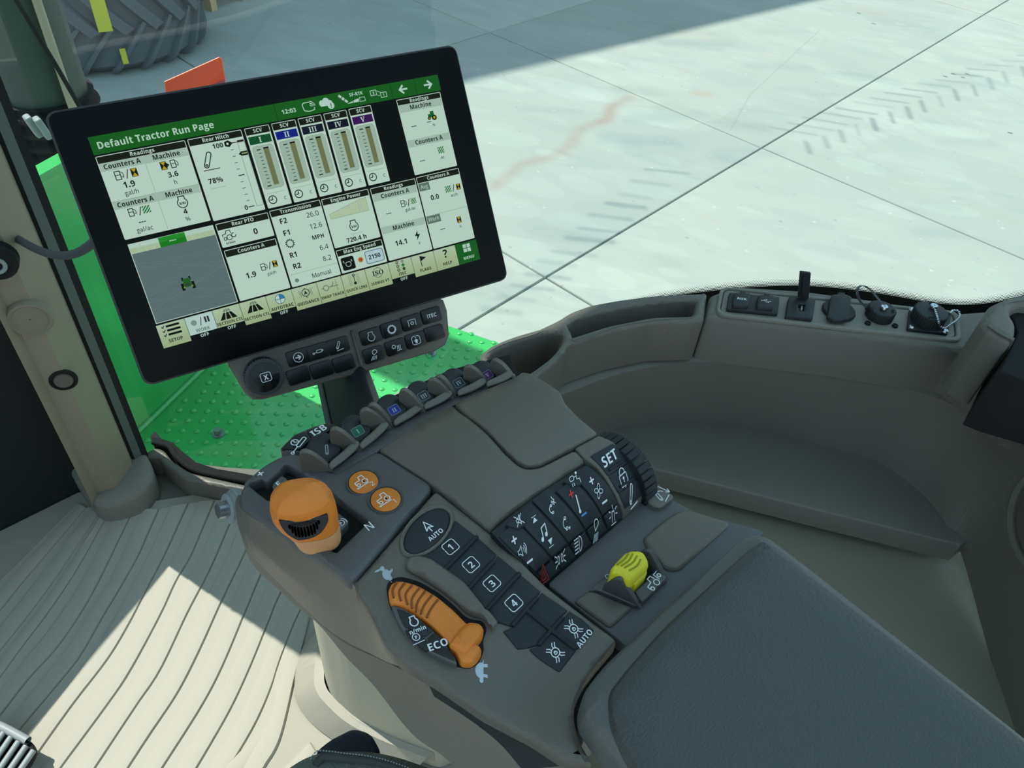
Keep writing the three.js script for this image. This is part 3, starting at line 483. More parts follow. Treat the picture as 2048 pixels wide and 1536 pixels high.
// curved right-hand window
{
  const w = structGroup('window_1'), wall = (y0, y1, pts) => { const rows = [0, 1].map((k) => pts.map((p) => V(p.x, k ? y1 : y0, p.z))); const pos = [], idx = [], uv = [], n = pts.length; rows.forEach((r, j) => r.forEach((p, i) => { pos.push(p.x, p.y, p.z); uv.push(i / n, j); })); for (let i = 0; i + 1 < n; i++) idx.push(i, i + 1, n + i + 1, i, n + i + 1, n + i); const g = new THREE.BufferGeometry(); g.setAttribute('position', new THREE.Float32BufferAttribute(pos, 3)); g.setAttribute('uv', new THREE.Float32BufferAttribute(uv, 2)); g.setIndex(idx); g.computeVertexNormals(); return g; };
  part('pane', wall(0.0, 1.96, glassCurve.getPoints(80)), glass, w);
  // ceramic border: solid band and fading rows of dots printed along the lower edge
  const dc = document.createElement('canvas'); dc.width = 128; dc.height = 256; const c = dc.getContext('2d'); c.fillStyle = '#0b0d0e';
  for (let r = 0; r < 5; r++) for (let k = -1; k < 5; k++) { c.beginPath(); c.arc(k * 32 + (r % 2) * 16 + 16, 28 + r * 51, 6 + r * 3.3, 0, 7); c.fill(); }
  const dt = new THREE.CanvasTexture(dc); dt.colorSpace = THREE.SRGBColorSpace; dt.wrapS = THREE.RepeatWrapping; dt.magFilter = THREE.LinearFilter;
  const band = (lo, hi, n, rep) => { const a = curve(lo.map((p) => onGlass(p[0], p[1], 0.004)), n), b = curve(hi.map((p) => onGlass(p[0], p[1], 0.004)), n), pos = [], uv = [], idx = []; let s = 0; a.forEach((p, i) => { if (i) s += p.distanceTo(a[i - 1]); pos.push(p.x, p.y, p.z, b[i].x, b[i].y, b[i].z); uv.push(s * rep, 0, s * rep, 1); }); for (let i = 0; i < n; i++) idx.push(2 * i, 2 * i + 2, 2 * i + 3, 2 * i, 2 * i + 3, 2 * i + 1); const g = new THREE.BufferGeometry(); g.setAttribute('position', new THREE.Float32BufferAttribute(pos, 3)); g.setAttribute('uv', new THREE.Float32BufferAttribute(uv, 2)); g.setIndex(idx); g.computeVertexNormals(); return g; };
  const top = [[1170, 622], [1230, 604], [1300, 587], [1400, 570], [1500, 560], [1600, 557], [1687, 563], [1768, 573], [1875, 592], [1955, 594], [2048, 577], [2130, 550]];
  const mid = [[1170, 626], [1230, 610], [1300, 598], [1400, 584], [1500, 574], [1600, 571], [1687, 577], [1768, 588], [1875, 606], [1955, 608], [2048, 592], [2130, 566]];
  const low = [[1170, 650], [1230, 640], [1300, 640], [1400, 640], [1500, 640], [1600, 640], [1687, 645], [1768, 650], [1875, 665], [1955, 670], [2048, 660], [2130, 640]];
  part('border_dots', band(mid, top, 240, 58), new THREE.MeshStandardMaterial({ map: dt, transparent: true, roughness: 0.5, side: THREE.DoubleSide }), w);
  part('border_band', band(low, mid, 120, 1), std('#0b0d0e', { side: THREE.DoubleSide, roughness: 0.5 }), w);
}
// other walls, roof and panes of the cab
{
  const bx = (x0, x1, y0, y1, z0, z1) => new THREE.BoxGeometry(x1 - x0, y1 - y0, z1 - z0).translate((x0 + x1) / 2, (y0 + y1) / 2, (z0 + z1) / 2);
  const rf = structGroup('ceiling');
  for (const q of [[-1.05, 1.42, 1.95, 2.05, -1.35, -0.48], [-1.05, 1.42, 1.95, 2.05, 0.85, 1.0], [-1.05, -0.9, 1.95, 2.05, -0.48, 0.85], [1.28, 1.42, 1.95, 2.05, -0.48, 0.85]]) part('roof_panel', bx(...q), M.roof, rf);
  part('added_roof_glass', new THREE.PlaneGeometry(2.18, 1.33).rotateX(-Math.PI / 2).translate(0.19, 2.0, 0.185), clearGlass, rf);  // added glazed roof opening that brings more sky light into the cab
  const s = new THREE.Shape(); [[-1, -0.06], [0.115, -0.06], [0.115, 0.40], [0.07, 0.47], [-0.26, 0.73], [-0.5, 0.80], [-1, 0.80]].forEach(([a, b], i) => i ? s.lineTo(a, b) : s.moveTo(a, b));
  const wf = structGroup('wall_front'); part('dash_panel', new THREE.ExtrudeGeometry(s, { depth: 0.05, bevelEnabled: false }).translate(0, 0, -1.20), M.frontDark, wf);
  const wl = structGroup('wall_left'); part('lower_panel', bx(-1.05, -1, -0.06, 0.3, -1.2, 0.95), M.roof, wl); part('post', bx(-1.05, -0.98, 0.3, 1.95, -1.22, -1.14), M.pillar, wl); part('post', bx(-1.05, -0.97, 0.3, 1.95, 0.15, 0.25), M.pillar, wl);
  const wr = structGroup('wall_rear'); part('lower_panel', bx(-1.05, 1.4, -0.06, 0.5, 0.95, 1.0), M.roof, wr); part('post', bx(-1.05, -0.97, 0.5, 1.95, 0.9, 1.0), M.pillar, wr); part('post', bx(1.3, 1.4, 0.5, 1.95, 0.9, 1.0), M.pillar, wr);
  const pane = (n, a, b, y0, y1) => { const g = new THREE.PlaneGeometry(a.distanceTo(b), y1 - y0), d = b.clone().sub(a).normalize(); g.applyMatrix4(basis(d, V(0, 1, 0), d.clone().cross(V(0, 1, 0)), a.clone().add(b).multiplyScalar(0.5).setY((y0 + y1) / 2))); struct(n, g, clearGlass); };
  pane('window_2', V(-0.98, 0, -1.21), V(0.12, 0, -1.21), 0.40, 1.95);
  pane('window_3', V(-1.02, 0, -1.14), V(-1.02, 0, 0.95), 0.3, 1.95);
  pane('window_4', V(-0.97, 0, 0.97), V(1.3, 0, 0.97), 0.5, 1.95);
}
// beige corner pillar with its rubber boot, seal strips and fittings
{
  const y0 = 0.05, q = (a, b) => { const p = atY(a, b, y0); return [p.x, p.z]; };
  const A = q(162, 962).map((v) => v * 0.94), B = q(200, 993), C = q(236, 984), D = q(277, 962).map((v) => v * 1.03), t = thing('cab_pillar', 'beige upright cab pillar with a grey rubber boot at its foot', 'pillar', V(B[0], 0, B[1]));
  part('cover', plate([A, [B[0], B[1], 0.02], [C[0], C[1], 0.02], D, [D[0] + 0.02, D[1] - 0.05], [A[0] + 0.03, A[1] - 0.08]], 1.95, { th: 1.91, bev: 0, flat: true, step: 0.01 }), M.pillar, t);
  const boot = P2([[146, 958], [170, 1000], [204, 1046], [236, 1051], [298, 1028], [322, 990], [318, 966], [282, 900]], 0.0);
  part('boot', plate(fillet(boot, 0.025), 0.062, { th: 0.062, bev: 0.014, res: 0.03, step: 0.008 }), M.boot, t);
  const back = (v, k) => [v[0] * k, v[1] * k], G0 = back(q(277, 955), 1.035), G1 = back(q(283, 950), 1.03), G2 = back(q(296, 942), 1.03), K2 = back(q(306, 934), 1.03);
  const strip = (a, b) => plate([a, b, back(b, 1.03), back(a, 1.03)], 1.95, { th: 1.92, bev: 0, flat: true, step: 0.05 });
  part('seal_seam', strip(G0, G1), M.black, t, 'dark seam beside the cover'); part('seal_strip', strip(G1, G2), M.sealGrey, t, 'grey rubber seal strip'); part('seal_edge', strip(G2, K2), M.black, t, 'black edge of the seal');
  const nF = V(-(C[1] - B[1]), 0, C[0] - B[0]).normalize(); if (nF.z < 0) nF.negate();
  const o = V(B[0], 0, B[1]);
  const cap = onPlane(60, 634, o, nF); part('round_cap', lathe([[0.0305, -0.004], [0.0305, 0.004], [0.028, 0.008], [0.0245, 0.0088], [0.022, 0.0062], [0.001, 0.0060]], 40, cap, nF), M.pillar, t);
  const sc = onPlane(127, 760, o, nF); const scr = part('screw', lathe([[0.020, -0.002], [0.020, 0.0015], [0.017, 0.003], [0.0165, 0.0015], [0.001, 0.0015]], 32, sc, nF), M.black, t, 'dark recessed screw');
  part('screw_head', cylinder(0.014, 0.0125, 0.003, 24, sc.clone().addScaledVector(nF, 0.001), nF), M.taupe, scr);
  const kn = onPlane(-6, 508, o, nF); const knob = part('knob', lathe([[0.020, 0], [0.024, 0.004], [0.026, 0.008], [0.024, 0.010], [0.026, 0.013], [0.024, 0.015], [0.026, 0.018], [0.025, 0.024], [0.02, 0.028], [0.001, 0.028]], 40, kn, nF), M.black, t, 'black ribbed knob');
  part('knob_ring', new THREE.TorusGeometry(0.010, 0.0028, 10, 32).applyQuaternion(new THREE.Quaternion().setFromUnitVectors(V(0, 0, 1), nF)).translate(kn.x + nF.x * 0.029, kn.y + nF.y * 0.029, kn.z + nF.z * 0.029), M.metalGrey, knob);
}
// grey trim strip along the foot of the window and its black gasket
{
  const t = structGroup('trim_1');
  const poly = P2([[292, 916], [291, 905], [309, 894], [328, 899], [344, 921], [382, 945], [481, 967], [640, 1000], [640, 1012], [478, 979], [366, 958], [326, 926], [316, 914]], 0.05);
  part('trim_strip', plate(fillet(poly, 0.01), 0.05, { th: 0.05, bev: 0.005, res: 0.03, step: 0.008 }), M.taupe, t);
  part('gasket', tube([[306, 884], [318, 887], [338, 893], [352, 912], [384, 937], [430, 950], [481, 960], [640, 992]].map(([a, b]) => atY(a, b, 0.047)), 0.0055, 60, 8), M.black, t);
  part('gasket_base', plate(P2([[300, 872], [306, 886], [318, 891], [338, 897], [352, 916], [384, 941], [430, 954], [481, 964], [640, 996], [640, 978], [485, 946], [432, 937], [392, 924], [364, 902], [346, 885], [322, 876], [310, 862]], 0.044), 0.044, { th: 0.06, bev: 0.001, flat: true, step: 0.02 }), M.black, t);
}
// ribbed floor mat
{
  const t = thing('floor_mat', 'beige ribbed rubber floor mat with a raised lip, partly sunlit', 'mat', V(0, 0, -0.7));
  part('mat_base', plate([[-0.98, -1.148], [0.08, -1.148], [0.16, -1.05], [0.30, -0.975], [0.52, -0.76], [0.52, 0.4], [-0.98, 0.4]], 0.004, { th: 0.008, bev: 0.002, flat: true, step: 0.05 }), M.mat, t);
  const zz = (l) => zoomed(0, 1116, 3.657, l).map(([a, b]) => atY(a, b, 0.004));
  const lines = [
    zz([[160, 20], [0, 180], [-200, 420], [-480, 760], [-760, 1100]]),
    zz([[330, 0], [160, 200], [0, 400], [-240, 700], [-560, 1100]]),
    zz([[520, 0], [400, 180], [200, 450], [0, 700], [-330, 1130]]),
    zz([[720, -180], [560, 100], [360, 400], [180, 640], [0, 890], [-200, 1150]]),
    zz([[900, -180], [700, 230], [560, 470], [410, 680], [200, 910], [0, 1170], [-200, 1420]]),
    zz([[1090, -180], [1010, 0], [880, 230], [760, 430], [620, 680], [520, 820], [200, 1200], [-80, 1536]]),
    zz([[1320, -260], [1200, 0], [1080, 230], [960, 470], [800, 740], [560, 1050], [400, 1270], [220, 1530], [150, 1640]]),
    zz([[1490, -220], [1395, 0], [1290, 180], [1180, 420], [960, 830], [800, 1070], [460, 1530], [380, 1640]]),
    zz([[1690, -260], [1580, 0], [1490, 190], [1370, 420], [1180, 820], [1000, 1090], [710, 1530], [640, 1640]]),
    zz([[1890, -260], [1780, 0], [1640, 290], [1460, 690], [1300, 1000], [1100, 1300], [950, 1530], [880, 1640]]),
    zz([[2060, -200], [1905, 140], [1810, 370], [1640, 780], [1480, 1090], [1200, 1530], [1130, 1640]]),
    zz([[2240, -100], [2045, 280], [1960, 490], [1830, 810], [1680, 1130], [1450, 1530], [1380, 1640]]),
    zz([[2340, 150], [2180, 430], [2048, 760], [1980, 970], [1870, 1220], [1690, 1530], [1630, 1640]]),
    zz([[2230, 560], [2160, 860], [2048, 1330], [1940, 1530], [1880, 1640]]),
  ].map((l, k) => { { const d = l[0].clone().sub(l[1]).normalize(); let e = l[0].clone(); const lim = [[-0.98, -1.13], [0.06, -1.13], [0.15, -1.03], [0.29, -0.955], [0.50, -0.74], [0.5, 0.4], [-0.98, 0.4]]; for (let q = 0; q < 13; q++) { const f = e.clone().addScaledVector(d, 0.01); if (inside([f.x, f.z], lim)) e = f; } if (e.distanceTo(l[0]) > 0.02) l = [e, ...l]; } return curve(l, 34); });
  for (let k = 0; k + 1 < lines.length; k++) {
    const a = lines[k], b = lines[k + 1], rows = [], lerp = (i, f, y) => a[i].clone().lerp(b[i], f).setY(y);
    for (const [f, y] of [[0.03, 0.003], [0.045, 0.0062], [0.40, 0.0066], [0.44, 0.0085], [0.47, 0.0090], [0.955, 0.0075], [0.97, 0.003]]) rows.push(a.map((_, i) => lerp(i, f, y)));
    part('rib', shell(rows, 34, 1, 0.002, true, false), M.matRib, t);
  }
  // short raised blocks before the seat
  for (const l of [[[550, 1130], [570, 1230], [330, 1536], [160, 1650], [60, 1650]], [[800, 1340], [860, 1430], [700, 1600], [540, 1600]]]) {
    const z0 = zoomed(500, 1116, 3.657, l.map(([a, b]) => [a - 360, b])); part('tread_block', plate(P2(z0, 0.01), 0.010, { th: 0.006, bev: 0.003, flat: true }), M.matRib, t);
  }
  // upturned lip round the seat pedestal
  const hi = [[700, 1180, 0.06], [660, 1240, 0.06], [645, 1283, 0.06], [638, 1350, 0.06], [641, 1376, 0.06], [655, 1398, 0.06], [702, 1441, 0.06], [768, 1474, 0.06], [860, 1510, 0.06]], hi2 = hi.map(([a, b, y]) => [a + 9, b - 3, y]);
  const lo = [[668, 1210, 0.006], [622, 1275, 0.006], [598, 1322, 0.006], [592, 1380, 0.006], [596, 1402, 0.006], [614, 1432, 0.006], [655, 1468, 0.006], [720, 1506, 0.006], [820, 1550, 0.006]];
  const mid1 = hi.map(([a, b], i) => { const p = atY(a, b, 0.06), q = atY(lo[i][0], lo[i][1], 0.006); return p.lerp(q, 0.25).setY(0.052); });
  const inn = px3(hi2), down = inn.map((p) => p.clone().setY(0.03));
  part('raised_lip', shell([px3(lo), mid1, px3(hi), inn, down], 40, 3, 0.003, true, true), M.mat, t);
}
{ // pedestal inside the lip
  const base = P2([[706, 1190], [668, 1245], [654, 1284], [648, 1350], [664, 1395], [710, 1436], [776, 1470], [880, 1510]], 0.06), t = thing('seat_pedestal', 'cream seat pedestal box standing inside the raised mat lip', 'pedestal', V(base[4][0], 0, base[4][1]));
  const poly = [...base, [0.42, -0.28], [0.46, -0.62]];
  part('box', plate(fillet(poly, 0.012), 0.46, { th: 0.452, bev: 0.012, flat: false, res: 0.04, step: 0.01 }), M.cream, t);
}
{ // seat cushion corner and its plastic shield
  const h = 0.5, t = thing('driver_seat', 'dark grey leather seat cushion corner with light stitching', 'seat', V(0.05, 0, -0.1));
  const edge = [[540, 1560], [566, 1534], [601, 1511], [634, 1498], [691, 1494], [746, 1495], [800, 1507], [883, 1536], [960, 1570]].map(([a, b]) => { const p = atY(a, b, 0.5); return [p.x, p.z]; });
  const far = [[edge[8][0] + 0.02, edge[8][1] + 0.3], [edge[0][0] - 0.25, edge[0][1] + 0.36], [edge[0][0] - 0.16, edge[0][1] + 0.12]];
  const poly = [...edge, ...far], hs = (x, z) => 0.515 + 0.006 * Math.sin(x * 60) * 0;
  part('cushion', plate(fillet(poly, 0.02), hs, { th: 0.13, bev: 0.03, res: 0.02, step: 0.006 }), M.seat, t);
  const pts = [[620, 1520], [634, 1503], [660, 1503], [691, 1507], [735, 1512], [774, 1521], [817, 1536], [880, 1562]].map(([a, b]) => { const p = atY(a, b, 0.514); return p; });
  const c = new THREE.CatmullRomCurve3(pts), n = 46, list = [];
  part('seam_piping', tube(pts.map((p) => p.clone().add(V(0.001, -0.003, 0.006))), 0.004, 40, 8), M.seat, t);
  for (let k = 0; k < n; k++) { const a = c.getPointAt((k + 0.2) / n), b = c.getPointAt((k + 0.8) / n); part('stitch', new THREE.TubeGeometry(new THREE.LineCurve3(a.setY(0.5145), b.setY(0.5145)), 1, 0.0007, 5), M.metalGrey, t); }
  const sp = [[628, 1502], [660, 1476], [700, 1456], [712, 1455], [732, 1460], [744, 1468], [752, 1482], [762, 1502], [740, 1530], [640, 1530]].map(([a, b]) => { const p = atY(a, b, 0.49); return [p.x, p.z]; });
  part('side_shield', plate(fillet(sp, 0.006), 0.49, { th: 0.16, bev: 0.006, res: 0.02 }), M.navyPlastic, t, 'dark navy plastic shield');
}
{ // pedal at the edge of the mat
  const c = atY(18, 1500, 0.05), t = thing('brake_pedal', 'black ribbed pedal pad on the mat with bright bars', 'pedal', c.clone().setY(0));
  const q = (a, b, y) => atY(a, b, y); const poly = P2([[-60, 1440], [0, 1448], [62, 1481], [70, 1497], [64, 1515], [20, 1580], [-80, 1580]], 0.05);
  part('pad', plate(fillet(poly, 0.008), 0.05, { th: 0.012, bev: 0.003 }), M.black, t);
  for (let k = -3; k < 4; k++) { const a = q(22 + 15 * k, 1474 + 9 * k, 0.056), b = q(-26 + 15 * k, 1544 + 9 * k, 0.056); part('tread_bar', tube([a, b], 0.0042, 3, 8), M.metalGrey, t, 'worn bright bar'); }
  part('top_bar', tube([q(-30, 1440, 0.055), q(2, 1453, 0.055), q(56, 1482, 0.055)], 0.006, 8, 8), M.metalGrey, t);
  part('pedal_arm', cylinder(0.012, 0.012, 0.05, 12, V(c.x, 0, c.z)), M.black, t);
}
{ // cable looping from the pillar to the display
  const pts = [atD(-60, 400, 1.2), atD(-10, 446, 1.12), atD(30, 474, 1.05), atD(70, 497, 1.0), atD(110, 510, 0.95), atD(148, 508, 0.9), atD(178, 492, 0.86), atD(215, 460, 0.82), atD(260, 420, 0.78)];
  const t = thing('grey_cable', 'grey cable looping from the beige pillar to the display', 'cable', pts[4]); part('cable', tube(pts, 0.0052, 60, 10), M.cable, t);
}

// ---------------------------------------------------------------- right-hand side trim with sockets
const SILL = 0.5;
{
  const w = structGroup('wall_right');
  const cols = [
    [[1040, 810, .415], [1040, 825, .40], [1050, 850, .34], [1080, 915, .25]],
    [[1135, 775, .415], [1140, 790, .40], [1160, 820, .335], [1190, 870, .25]],
    [[1250, 736, .415], [1252, 752, .40], [1265, 795, .335], [1290, 848, .25]],
    [[1390, 716, .415], [1390, 731, .40], [1395, 784, .335], [1405, 846, .25]],
    [[1540, 728, .415], [1540, 744, .40], [1535, 800, .335], [1525, 862, .25]],
    [[1680, 746, .415], [1678, 762, .40], [1672, 824, .335], [1650, 894, .25]],
    [[1808, 768, .415], [1804, 786, .40], [1788, 852, .335], [1750, 922, .25]],
    [[1905, 800, .415], [1898, 818, .40], [1876, 895, .335], [1832, 977, .25]],
    [[1972, 846, .415], [1964, 870, .40], [1940, 965, .33], [1893, 1050, .25]],
    [[2052, 930, .425], [2040, 970, .40], [2000, 1070, .32], [1928, 1125, .215]],
    [[2150, 1060, .43], [2130, 1120, .40], [2075, 1265, .31], [1985, 1330, .19]],
    [[2290, 1260, .43], [2250, 1350, .40], [2160, 1480, .30], [2045, 1510, .19]],
    [[2500, 1560, .43], [2420, 1680, .40], [2270, 1800, .30], [2110, 1760, .19]],
  ];
  const rows = [0, 1, 2, 3].map((r) => cols.map((c) => atY(...c[r])));
  const out = rows[0].map((p) => { const k = Math.hypot(p.x, p.z); return V(p.x * (1 + 0.06 / k), p.y + 0.002, p.z * (1 + 0.06 / k)); });
  part('side_panel', shell([out, ...rows], 80, 5, 0.006, true, true), M.wallTaupe, w);
  part('ledge', plate(P2([[1070, 890], [1190, 840], [1290, 818], [1420, 815], [1530, 830], [1660, 860], [1770, 890], [1860, 945], [1925, 1030], [1940, 1080], [1922, 1090], [1648, 1023], [1310, 938], [1130, 905]], 0.25), 0.25, { th: 0.042, bev: 0.003, res: 0.05, step: 0.012 }), M.wallTaupe, w);
  const lower = P2([[1060, 930], [1300, 880], [1660, 940], [1960, 1130], [2000, 1330], [2045, 1510], [2110, 1760], [1500, 1760], [1100, 1300]], 0.19);
  part('fender_cover', plate(lower, 0.19, { th: 0.19, bev: 0.002, flat: true, step: 0.05 }), std('#7e7b6b', { roughness: 0.6, ...grain }), w);
  // round speaker grille at the right edge
  const a = atY(2010, 1060, .33), b = atY(2180, 960, .497), c = atY(1985, 1330, .19), n = b.clone().sub(a).cross(c.clone().sub(a)).normalize(); if (n.dot(EYE.clone().sub(a)) < 0) n.negate();
  const o = onPlane(2104, 1046, a, n);
  const ring = (r0, r1, hgt) => lathe([[r0, 0], [r0, hgt], [(r0 + r1) / 2, hgt + 0.003], [r1, hgt * 0.4], [r1 + 0.004, 0]], 64, o.clone().addScaledVector(n, 0.001), n);
  const sp = thing('speaker', 'round flush speaker cover in the trim beyond the armrest', 'speaker', o);
  part('bezel', ring(0.064, 0.078, 0.008), M.wallTaupe, sp);
  part('groove', lathe([[0.001, 0.002], [0.0635, 0.002]], 48, o, n), M.black, sp);
  part('cover', lathe([[0.058, 0.0], [0.058, 0.008], [0.055, 0.010], [0.001, 0.012]], 64, o, n), M.wallTaupe, sp);
}
const z5 = (l) => zoomed(900, 540, 3.413, l);
{ // cup holder and storage tray
  const t = thing('storage_tray', 'curved taupe side tray with a cup holder and a long pocket', 'tray', atY(1250, 640, SILL).setY(0.42));
  const outer = P2(z5([[200, 620], [212, 560], [300, 502], [430, 455], [540, 428], [640, 382], [740, 335], [820, 282], [960, 232], [1150, 198], [1400, 166], [1740, 152], [1758, 160], [1738, 330], [1718, 340], [1400, 348], [1100, 408], [870, 482], [815, 500], [780, 560], [700, 640], [560, 740], [420, 800], [260, 760]]), SILL);
  const pocket = P2(z5([[800, 372], [832, 342], [960, 298], [1200, 246], [1450, 208], [1655, 198], [1682, 210], [1668, 290], [1640, 308], [1400, 320], [1150, 360], [960, 424], [845, 468], [832, 420]]), SILL);
  const cup = P2(z5([[258, 590], [300, 545], [440, 484], [620, 432], [700, 412], [758, 424], [768, 468], [740, 530], [690, 590], [545, 700], [420, 740], [300, 690]]), SILL);
  part('tray_body', plate(fillet(outer, 0.012), SILL, { th: 0.08, bev: 0.007, res: 0.03, step: 0.006, holes: [fillet(pocket, 0.008), fillet(cup, 0.02)] }), M.taupe, t);
  part('pocket_floor', plate(pocket, SILL - 0.045, { th: 0.02, bev: 0, flat: true, step: 0.02 }), M.taupe, t);
  part('cup_floor', plate(cup, SILL - 0.085, { th: 0.01, bev: 0, flat: true, step: 0.02 }), M.taupe, t);
}
const z4 = (l) => zoomed(1400, 530, 3.657, l);
{ // sill and the framed socket plate
  const w = scene.getObjectByName('wall_right');
  const sill = P2([[1421, 588], [1470, 570], [1600, 578], [1750, 598], [1900, 625], [1990, 618], [2060, 600], [2140, 590], [2400, 760], [2700, 1300], [2420, 1330], [2200, 985], [2080, 820], [1990, 738], [1925, 700], [1690, 664], [1560, 648], [1412, 630]], SILL);
  part('sill', plate(fillet(sill, 0.006), SILL, { th: 0.09, bev: 0.01, res: 0.04, step: 0.012 }), M.wallTaupe, w);
  const fr = fillet(P2([[1440, 577], [1914, 627], [1922, 688], [1430, 632]], SILL), 0.016), inr = fillet(P2([[1447, 581], [1905, 631], [1911, 680], [1438, 628]], SILL), 0.012);
  const t = thing('socket_plate', 'framed taupe plate in the sill carrying a row of five sockets', 'plate', atY(1680, 630, SILL));
  part('frame', plate(fr, SILL, { th: 0.006, off: 0.005, bev: 0.0022, flat: true, holes: [inr] }), M.socketPlate, t);
  part('plate', plate(inset(dense(area(inr) < 0 ? inr.slice().reverse() : inr, 0.01), 0.0012), SILL, { th: 0.003, off: 0.0025, bev: 0.001, flat: true }), M.socketPlate, t);
}
const SP = SILL + 0.0028, along = atY(1900, 660, SP).sub(atY(1480, 610, SP)).setY(0).normalize(), across = V(-along.z, 0, along.x);
const sockM = (px, py, y = SP) => basis(along, V(0, 1, 0), along.clone().cross(V(0, 1, 0)), atY(px, py, y));
const quadTop = (list, y, th, bev, r = 0.003) => plate(fillet(P2(list, y), r), y, { th, bev, flat: true, step: 0.004 });
function spin(prof, px, py, y, n = 48) { const p = atY(px, py, y); return lathe(prof, n, p.setY(SP)); }
{
  const t = thing('twin_port_cover', 'black twin port with two hinged caps, one lettered AUX', 'socket', atY(1508, 606, SP));
  part('base', quadTop(z4([[215, 198], [585, 232], [572, 352], [198, 315]]), SP + 0.007, 0.007, 0.002), M.socketBlack, t);
  for (const [q, s, c, lp] of [[[[252, 196], [374, 203], [356, 300], [240, 292]], 'AUX', [305, 247], [[295, 186], [340, 190], [338, 205], [292, 202]]], [[[430, 213], [552, 222], [536, 316], [416, 306]], 'usb', [482, 264], [[470, 206], [515, 210], [512, 222], [468, 218]]]]) {
    const cap = part('hinged_cap', quadTop(z4(q), SP + 0.014, 0.008, 0.0025, 0.004), M.socketBlack, t);
    const cc = z4([c])[0]; print(s, plan(cc[0], cc[1], SP + 0.014), 0.017, 0.017, SP + 0.014, cap, { rot: -Math.atan2(along.z, along.x), off: 0.0004 });
    part('finger_tab', quadTop(z4(lp), SP + 0.011, 0.004, 0.001, 0.001), M.socketBlack, cap);
  }
}
{
  const t = thing('usb_socket', 'square black USB socket with its tall cap standing open', 'socket', atY(1602, 618, SP));
  const base = P2([[1578, 593], [1632, 598], [1626, 637], [1572, 632]], SP + 0.008), hole = P2(z4([[722, 282], [768, 286], [760, 336], [714, 332]]), SP + 0.008);
  part('base', plate(fillet(base, 0.002), SP + 0.008, { th: 0.008, bev: 0.0015, flat: true, step: 0.004, holes: [hole] }), M.socketBlack, t);
  part('contact_tongue', quadTop(z4([[740, 292], [754, 293], [748, 330], [736, 329]]), SP + 0.005, 0.005, 0.0005, 0.0005), M.zinc, t, 'metal contact tongue');
  const fl = atY(1606, 595, SP + 0.008), top = 0.048, tiltv = V(0, 1, 0).addScaledVector(along, -0.26).normalize();
  const m = basis(along, tiltv, along.clone().cross(tiltv), fl.clone().addScaledVector(tiltv, top / 2));
  part('open_cap', boxAt(0.0165, top, 0.005, 0.0015, m), M.socketBlack, t); 
  part('cap_rib', boxAt(0.008, top * 0.7, 0.004, 0.001, basis(along, tiltv, along.clone().cross(tiltv), fl.clone().addScaledVector(tiltv, top / 2).addScaledVector(along.clone().cross(tiltv), 0.003))), M.socketBlack, t);
}
{
  const t = thing('power_socket', 'round black power socket under a wide flip lid', 'socket', atY(1679, 619, SP)), y = SP + 0.006;
  part('flange', spin([[0.001, 0], [0.024, 0], [0.025, 0.003], [0.0235, 0.006], [0.001, 0.006]], 1679, 618, y), M.socketBlack, t);
  const lid = part('flip_lid', quadTop([[1663, 589], [1677, 587], [1692, 588], [1704, 593], [1699, 637], [1684, 640], [1668, 639], [1655, 633]], SP + 0.011, 0.006, 0.002, 0.003), M.socketBlack, t);
  part('lid_tab', quadTop([[1677, 584], [1690, 585], [1690, 590], [1676, 589]], SP + 0.010, 0.003, 0.001, 0.001), M.socketBlack, lid);
}
const knurl = (r, n, h, y0) => { const pr = []; for (let k = 0; k < n * 4; k++) { const a = k / (n * 4) * 6.2832, rr = r - (k % 4 < 2 ? 0 : 0.0008); pr.push([rr * Math.cos(a), rr * Math.sin(a)]); } return pr; };
{
  const t = thing('strapped_socket', 'round black socket cap tied by a looped grey strap', 'socket', atY(1765, 630, SP)), top = SP + 0.017, c = atY(1766, 616, top);
  part('screw_cap', plate(knurl(0.0205, 30).map(([x, z]) => [c.x + x, c.z + z]), top, { th: 0.0165, bev: 0.002, flat: true, step: 0.002 }), M.socketBlack, t);
  for (const [a, b] of [[1258, 318], [1413, 335]]) { const q = z4([[a - 9, b - 12], [a + 9, b - 10], [a + 8, b + 14], [a - 10, b + 12]]); part('grip_slot', quadTop(q, top + 0.0006, 0.001, 0, 0), M.black, t); }
  const bt = z4([[1342, 322]])[0], bp = atY(bt[0], bt[1], top); part('rivet', lathe([[0.001, 0.0055], [0.005, 0.0055], [0.0056, 0.0045], [0.0056, 0.002], [0.004, 0.0015], [0.004, 0]], 28, bp), M.chrome, t, 'shiny silver rivet');
  const e = z4([[1222, 322]])[0], end = atY(e[0], e[1], SP + 0.003), s0 = bp.clone().setY(top + 0.003);
  const lp = (a, b, f, y) => { const p = z4([[a, b]])[0]; return atY(p[0], p[1], y); };
  const pts = [s0, lp(1300, 258, 0, top + 0.008), lp(1240, 185, 0, top + 0.018), lp(1185, 150, 0, top + 0.024), lp(1148, 165, 0, top + 0.022), lp(1140, 210, 0, top + 0.012), lp(1165, 270, 0, SP + 0.010), end];
  const cv = curve(pts, 40), rows = [cv, cv.map((p, i) => p.clone().add(V(along.x * 0.0042, 0.0005, along.z * 0.0042)))]; part('strap', shell(rows, 40, 1, 0.001, false, false), M.cable, t, 'grey rubber strap');
  for (const [a, b] of [[1225, 430], [1424, 450], [1228, 322]]) { const q = z4([[a, b]])[0]; const s = part('screw', lathe([[0.001, 0.003], [0.002, 0.003], [0.0024, 0.0042], [0.0042, 0.003], [0.0045, 0]], 20, atY(q[0], q[1], SP)), M.black, t); }
}
